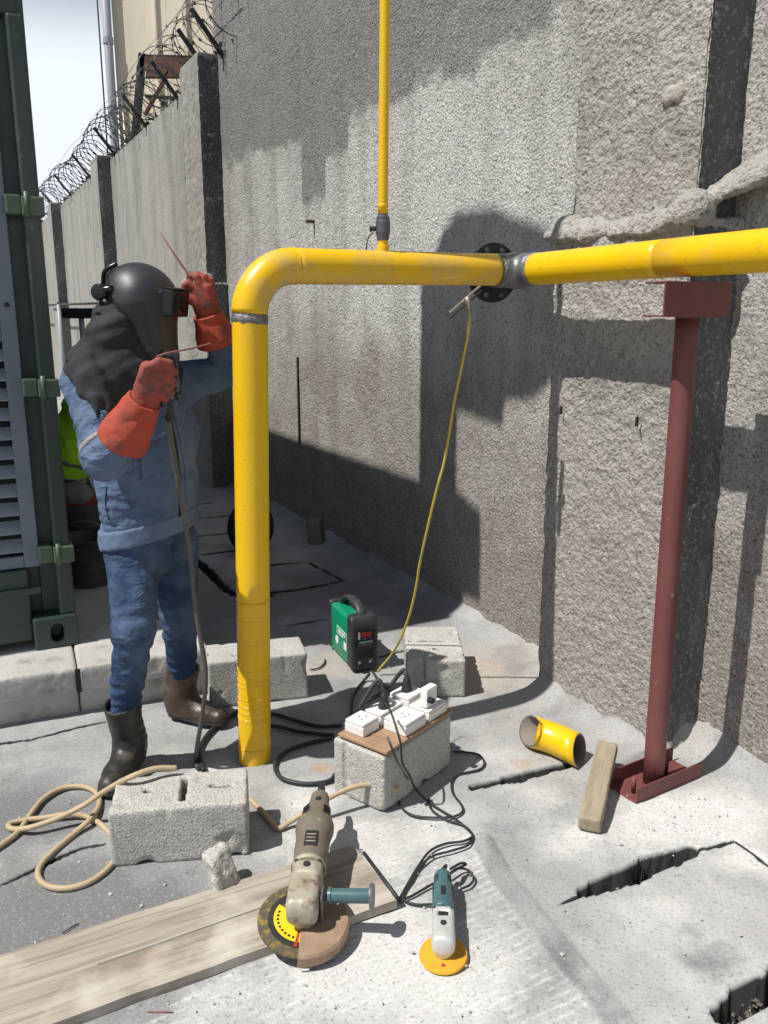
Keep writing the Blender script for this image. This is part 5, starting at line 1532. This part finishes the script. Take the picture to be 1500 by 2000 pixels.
RH, RK, RA_ = A(257, 1062, 2.74), A(262, 1232, 2.63), A(241, 1405, 2.67)
LH, LK, LA_ = A(337, 1062, 2.88), A(350, 1205, 2.93), A(357, 1318, 3.05)
def f_jeans(P):
    d = smin(cap_(P, RH, RK, .094, .070), cap_(P, RK, RA_, .069, .049), .03)
    e = smin(cap_(P, LH, LK, .094, .066), cap_(P, LK, LA_, .066, .056), .03)
    d = smin(d, e, .02)
    d = smin(d, cap_(P, T_[0] + UP * -.02, T_[0] + UP * .05, .118, .125, ST, 1.3), .03)
    kn = sum(np.exp(-((P - c) ** 2).sum(1) / (2 * .07 ** 2)) for c in (RK + UP * -.03, LK + UP * -.02, RA_ + UP * .07, LA_ + UP * .03))
    return d + folds(P, 21, .0035, (10, 10, 13)) + folds(P, 27, 1.0, (9, 9, 32)) * .006 * np.clip(kn, 0, 1) + wrk(P, RK, RK - RH, .048, .006, .09, 71) + wrk(P, RA_ + UP * .10, UP, .040, .008, .085, 72) + wrk(P, LK, LK - LH, .048, .006, .09, 73) + wrk(P, LA_ + UP * .06, UP, .038, .008, .08, 74) + wrk(P, RH - UP * .03 + FT * .06, nrm(UP + .8 * ST), .045, .005, .09, 75)
lo, hi = bbox([RH, RK, RA_, LH, LK, LA_, T_[0] + ST * .06, T_[0] - ST * .06], .13)
sdfo('jeans', f_jeans, lo, hi, .0085, m_jeans, wel)

# boots -----------------------------------------------------------------
def boot(heel, toe, top, mat, seed, rs=(.060, .056)):
    heel = np.array([*heel, 0.]); toe = np.array([*toe, 0.])
    d_ = nrm(toe - heel); sd_ = np.array([-d_[1], d_[0], 0]); L = np.linalg.norm(toe - heel)
    ank = heel + d_ * .055 + UP * .115
    def foot(P):
        d = chain_(P, [heel + d_ * .04 + UP * .040, heel + d_ * .10 + UP * .050, heel + d_ * (L * .62) + UP * .042, heel + d_ * (L - .042) + UP * .036], [.036, .040, .043, .037], .02, sd_, 1.12)
        d = smin(d, cap_(P, ank, heel + d_ * (L * .45) + UP * .062, .048, .036), .03)
        return d
    def f(P):
        d = smin(foot(P), cap_(P, ank - UP * .03, top, rs[1], rs[0]), .03)
        axd = nrm(top - ank)
        d = smax(d, (P - top) @ axd, .004)
        inn = cap_(P, ank + axd * .10, top + axd * .05, rs[1] - .008, rs[0] - .007)
        d = smax(d, -inn, .003)
        w_ = np.exp(-((P - ank) ** 2).sum(1) / (2 * .05 ** 2))
        d = d + folds(P, seed, 1.0, (8, 8, 34)) * .006 * w_ + .0012 * fbm(P, 22, 2, seed)
        return smax(d, .010 - P[:, 2], .004)
    lo, hi = bbox([heel, toe, top, ank], .10)
    o = sdfo('boot', f, lo, hi, .0062, mat, wel)
    def fs(P):
        d = foot(P) - .004
        d = smax(d, P[:, 2] - .026, .003)
        t = (P - heel) @ d_
        arch = np.where((t > .085) & (t < .13), .010, 0.0)
        return smax(d, -(P[:, 2] - .001 - arch), .002)
    sdfo('sole', fs, *bbox([heel, toe], .09), .006, m_sole, o)
    return o, ank, d_, sd_
b_r, ank_r, dr_, sr_ = boot((-.884, 2.750), (-.914, 2.472), A(236, 1372, 2.655), m_boot, 41)
b_l, ank_l, dl_, sl_ = boot((-.860, 3.085), (-.600, 2.990), A(359, 1300, 3.05), m_boot2, 42, (.064, .058))
for bo, tp_, off_ in ((b_r, A(236, 1372, 2.655), A(268, 1390, 2.66)),):
    box('pull_loop', off_, (dr_, sr_, UP), (.012, .03, .04), m_boot, bo, .003)

# gauntlet gloves -----------------------------------------------------------
def glove(label, w0, w1, pc, h, rr, fing, mat_hand, r0=.060, r1=.043, palm=(.040, .048, .024)):
    h = nrm(h); rr = nrm(rr - h * (rr @ h)); v = np.cross(rr, h)
    if v[1] > 0: v = -v                        # v towards the camera
    ax = nrm(np.asarray(w1) - np.asarray(w0))
    def loc(q): return np.asarray(pc) + rr * q[0] + h * q[1] - v * q[2] * -1.0
    def fh(P):
        d = box_(P, pc, (rr, h, v), palm, .020)
        d = smin(d, cap_(P, w1, np.asarray(pc) - h * .02, r1 * .92, .034, v, .75), .025)
        for ch, r in fing:
            pts = [loc(q) for q in ch]
            d = smin(d, chain_(P, pts, [r * 1.05] + [r] * (len(pts) - 2) + [r * .86], .003), .003)
        return d + .003 * fbm(P, 34, 2, 12)
    allp = [loc(q) for ch, _ in fing for q in ch] + [np.asarray(pc), np.asarray(w1)]
    g = sdfo('glove', fh, *bbox(allp, .065), .0042, mat_hand, wel)
    def fcuff(P):
        t = (P - w0) @ ax; L = np.linalg.norm(np.asarray(w1) - np.asarray(w0))
        rad = r0 + (r1 - r0) * sstep(t / L, 0, 1.0)
        q = P - np.asarray(w0) - t[:, None] * ax
        d = np.sqrt((q * q).sum(1)) - rad
        d = np.abs(d) - .0075
        d = d + folds(P, 14, .0028) + .0015 * vnoise(P * 40, 3)
        return smax(d, np.maximum(-t - .012, t - L - .006), .004)
    sdfo('cuff', fcuff, *bbox([w0, w1], .10), .0042, m_glove, g)
    tag(g, label)
    return g
hR = A(304, 706, 2.40) - A(287, 780, 2.42)
fing_r = [
    ([(-.012, .038, .012), (.020, .052, .014), (.046, .046, .010), (.058, .038, -.004)], .0130),
    ([(.012, .030, .014), (.045, .026, .018), (.062, .010, .010), (.052, -.006, -.006)], .0132),
    ([(.014, .010, .016), (.046, .000, .019), (.060, -.016, .010), (.046, -.028, -.004)], .0128),
    ([(.012, -.012, .015), (.038, -.026, .016), (.048, -.040, .008), (.034, -.046, -.004)], .0118),
    ([(-.022, .000, .020), (-.014, .038, .030), (.012, .060, .026), (.040, .062, .014)], .0140)]
glove('worn orange leather gauntlet pinching the electrode', A(240, 858, 2.455), A(281, 785, 2.425), A(297, 740, 2.41), hR, np.array([1.0, 0, 0]), fing_r, m_glove_worn, .070, .046)
hL = A(388, 548, 2.88) - A(408, 618, 2.90)
fing_l = [
    ([(-.014, .034, .010), (-.034, .056, .012), (-.050, .050, .004), (-.058, .036, -.006)], .0130),
    ([(.002, .040, .010), (-.004, .070, .008), (-.024, .078, .000), (-.036, .064, -.010)], .0130),
    ([(.018, .036, .004), (.018, .064, .000), (.000, .076, -.008), (-.016, .068, -.016)], .0125),
    ([(.030, .026, -.004), (.034, .050, -.010), (.020, .062, -.018), (.004, .058, -.024)], .0115),
    ([(-.026, -.014, .018), (-.048, .010, .022), (-.056, .032, .014)], .0138)]
glove('raised red-orange gauntlet holding a spare electrode', A(423, 664, 2.93), A(406, 615, 2.90), A(399, 582, 2.88), hL, np.array([1.0, 0, 0]), fing_l, m_glove_worn, .064, .045)

# hood and cape ---------------------------------------------------------------
HC = A(268, 600, 2.79)
hf_ = nrm([.965, -.20, -.13]); hs_ = nrm(np.cross(UP, hf_)); hu_ = np.cross(hf_, hs_)
cp0 = A(128, 712, 2.62)
cpn = nrm(UP + FT * .95)
def f_cape(P):
    d = smin(f_torso(P), cap_(P, RS, RE, .076, .068), .035) - .013
    t = (P - cp0) @ cpn
    d = smax(d, -t + .0 * t, .006)
    nk = chain_(P, [A(256, 600, 2.80), A(248, 655, 2.80), A(240, 712, 2.80)], [.100, .118, .160], .03, ST, 1.1)
    nk = smin(nk, chain_(P, [A(178, 690, 2.70), A(200, 660, 2.69), A(232, 640, 2.69)], [.045, .05, .04], .03), .03)
    d = smin(d, nk, .05)
    fl_ = box_(P, A(332, 728, 2.70), (nrm([.95, -.3, 0]), nrm([.3, .95, 0]), nrm([.05, 0, 1])), (.045, .012, .074), .010)
    d = smin(d, fl_, .02)
    return d + folds(P, 33, .011, (9, 9, 5)) + wrk(P, A(205, 680, 2.68), nrm(A(225, 720, 2.68) - A(190, 650, 2.68)), .055, .010, .09, 91) + .002 * vnoise(P * 14, 37)
lo, hi = bbox([RS, LS, LE, HC, A(332, 780, 2.7)], .17)
sdfo('hood', f_cape, lo, hi, .0085, m_hood, wel)

# welding mask ----------------------------------------------------------------
def mloc(f, s, u): return HC + hf_ * f + hs_ * s + hu_ * u
def f_mask(P):
    q = P - HC
    f, s, u = q @ hf_, q @ hs_, q @ hu_
    d = ell_(P, mloc(.004, 0, .028), (hf_, hs_, hu_), (.120, .112, .112))
    d = smin(d, cap_(P, mloc(.030, 0, .010), mloc(.078, 0, -.118), .096, .064, hs_, 1.25), .03)
    d = smax(d, -(((f + .108) * .80) + ((u - .045) * .60)), .006)
    d = smax(d, -(u + .158), .010)
    inn = smin(ell_(P, mloc(-.01, 0, .02), (hf_, hs_, hu_), (.112, .104, .104)), cap_(P, mloc(.015, 0, .0), mloc(.055, 0, -.14), .088, .057, hs_, 1.25), .03)
    return smax(d, -inn, .004)
mask = sdfo('welding_mask', f_mask, HC - .22, HC + .22, .0055, m_mask, wel)
lb = box('lens_box', mloc(.118, 0, .030), (hf_, hs_, hu_), (.066, .122, .084), m_lens, mask, .006, False)
box('lens_glass', mloc(.1515, 0, .030), (hf_, hs_, hu_), (.003, .100, .052), m_glass, lb)
box('lens_lip', mloc(.135, 0, .075), (hf_, hs_, hu_), (.045, .118, .006), m_lens, lb, .002)
for k in (-1, 1):
    rod('lens_hinge', mloc(.082, .050 * k - .012, .074), mloc(.082, .050 * k + .012, .074), .006, m_steel, lb, 8)
    lathe('lens_stud', mloc(.100, .0615 * k, -.006), hs_ * k, [(0, .004), (.003, .003)], m_steel, lb, 8)
rod('lens_spring', mloc(.078, -.064, .062), mloc(.112, -.064, .060), .003, m_steel, lb, 6)
ring = np.array([mloc(-.055 + .085 * math.cos(t) * .9, .108 * math.sin(t), .045 + .02 * math.cos(t)) for t in np.linspace(R(70), R(290), 26)])
tube('headband', ring, .011, m_lens, mask, 8)
lathe('band_knob', mloc(-.075, -.105, .035), -hs_, [(-.02, .026), (.006, .026), (.012, .020), (.013, .008)], m_lens, mask, 18)
for du_ in (.012, -.018):
    lathe('rivet', mloc(-.055, -.104, du_), -hs_, [(0, .005), (.006, .004)], m_white, mask, 8)
tube('top_strap', crom([mloc(-.10, -.04, .06), mloc(-.085, -.06, .10), mloc(-.05, -.05, .128)], 6), .007, m_lens, mask, 8)

# body under the clothes: one continuous figure ----------------------------------
def f_body(P):
    d = chain_(P, T_, [.10, .10, .11, .08], .03, ST, 1.3)
    d = smin(d, cap_(P, RS, LS, .045, .045), .04)
    for a_, b_, c_, r in ((RS, RE, RWr, (.048, .040, .030)), (LS, LE, LW, (.048, .040, .030))):
        d = smin(d, smin(cap_(P, a_, b_, r[0], r[1]), cap_(P, b_, c_, r[1], r[2]), .01), .02)
    for a_, b_, c_, e_ in ((RH, RK, RA_, ank_r), (LH, LK, LA_, ank_l)):
        d = smin(d, smin(smin(cap_(P, a_, b_, .075, .045), cap_(P, b_, c_, .045, .032), .01), cap_(P, c_, e_, .032, .03), .01), .02)
    d = smin(d, cap_(P, T_[3], A(256, 650, 2.80), .055, .050), .03)
    d = smin(d, ell_(P, mloc(-.015, 0, -.012), (hf_, hs_, hu_), (.088, .070, .108)), .015)
    d = smin(d, cap_(P, mloc(.070, 0, -.012), mloc(.078, 0, -.030), .008, .011), .01)
    return d
sdfo('body', f_body, *bbox([ank_r, ank_l, HC, LE, RE, LW], .16), .015, m_skin, wel)

# electrodes he holds
tag(tube('welding_electrode', np.array([A(306, 696, 2.39), A(330, 689, 2.40), A(372, 681, 2.46), A(400, 674, 2.50), A(410, 671, 2.51), A(413, 674, 2.51)]), .0026, m_rodcoat, None, 8), 'thin electrode pinched level in the lower glove', 'electrode')
tag(tube('welding_electrode', np.array([A(378, 555, 2.86), A(364, 530, 2.86), A(340, 496, 2.87), A(313, 454, 2.88)]), [.0036, .0036, .0034, .0022], m_rodcoat, None, 8), 'reddish electrode pointing up from the raised glove', 'electrode')
hd_ = thing('electrode_holder', A(388, 725, 2.60), 'grey and black electrode holder hanging beside the jacket in front of the welder', 'electrode holder')
tube('grip', np.array([A(332, 775, 2.47), A(330, 790, 2.49), A(331, 820, 2.51)]), [.012, .014, .012], m_cable, hd_, 12)

# ------------------------------------------------------------------ crouching helper behind
hp_ = thing('person', (A(130, 1150, 4.75)[0], 4.75, .0), 'person in lime safety vest bending behind the container corner', 'person')
h0, h1 = A(118, 925, 4.75), A(200, 772, 4.70)
hx = nrm(h1 - h0)
hsd = np.array([0, 1.0, 0])
def f_h(P):
    d = cap_(P, h0, h1, .150, .165, hsd, 1.25)
    return d
def f_vest(P): return smax(f_h(P) + folds(P, 51, .010), np.maximum(-((P - h0) @ hx) + .02, ((P - h1) @ hx) - .10), .01)
vst = sdfo('vest', f_vest, *bbox([h0, h1], .30), .014, m_vest, hp_)
for t_ in (.06, .155):
    def f_bd(P, t_=t_): return smax(f_h(P) - .004 + folds(P, 51, .010), np.abs((P - h0) @ hx - t_) - .016, .003)
    sdfo('reflective_band', f_bd, *bbox([h0, h1], .30), .012, m_tape, vst)
kn1, kn2 = A(175, 1005, 4.62), A(180, 1010, 4.9)
fo1, fo2 = np.array([A(150, 1150, 4.7)[0], 4.70, .06]), np.array([A(170, 1150, 4.95)[0], 4.95, .06])
def f_tr(P):
    d = cap_(P, h0, h0 - hx * .06, .135, .12, hsd, 1.25)
    for s_, k_, f_ in ((-.1, kn1, fo1), (.1, kn2, fo2)):
        d = smin(d, smin(cap_(P, h0 + hsd * s_, k_, .10, .075), cap_(P, k_, f_ + UP * .05, .072, .055), .03), .03)
    return d + folds(P, 55, .007)
sdfo('trousers', f_tr, *bbox([h0, kn1, kn2, fo1, fo2], .22), .016, m_black, hp_)
def f_hb(P):
    nk_ = h1 + hx * .12
    hdp = nk_ + nrm(hx + .3 * UP) * .13
    d = cap_(P, h0, h1, .12, .13, hsd, 1.2)
    d = smin(d, cap_(P, h1, nk_ + hx * .04, .07, .052), .03)
    d = smin(d, ell_(P, hdp, (nrm([.6, 0, -.8]), hsd, nrm([.8, 0, .6])), (.095, .075, .115)), .02)
    for s_ in (-1, 1):
        sh = h1 + hsd * s_ * .19; eb = sh + np.array([.16, 0, -.22]); wr = eb + np.array([.15, -.05 * s_, -.18])
        d = smin(d, smin(cap_(P, sh, eb, .055, .045), cap_(P, eb, wr, .044, .032), .01), .02)
        d = smin(d, cap_(P, wr, wr + np.array([.06, 0, -.06]), .034, .03, hsd, .7), .01)
    for f_ in (fo1, fo2): d = smin(d, cap_(P, f_, f_ + np.array([.14, -.02, -.015]), .05, .042), .01)
    return d
sdfo('body', f_hb, *bbox([h0, h1, fo1, fo2, h1 + np.array([.4, 0, -.45]), h1 + hx * .4], .24), .018, m_black, hp_)
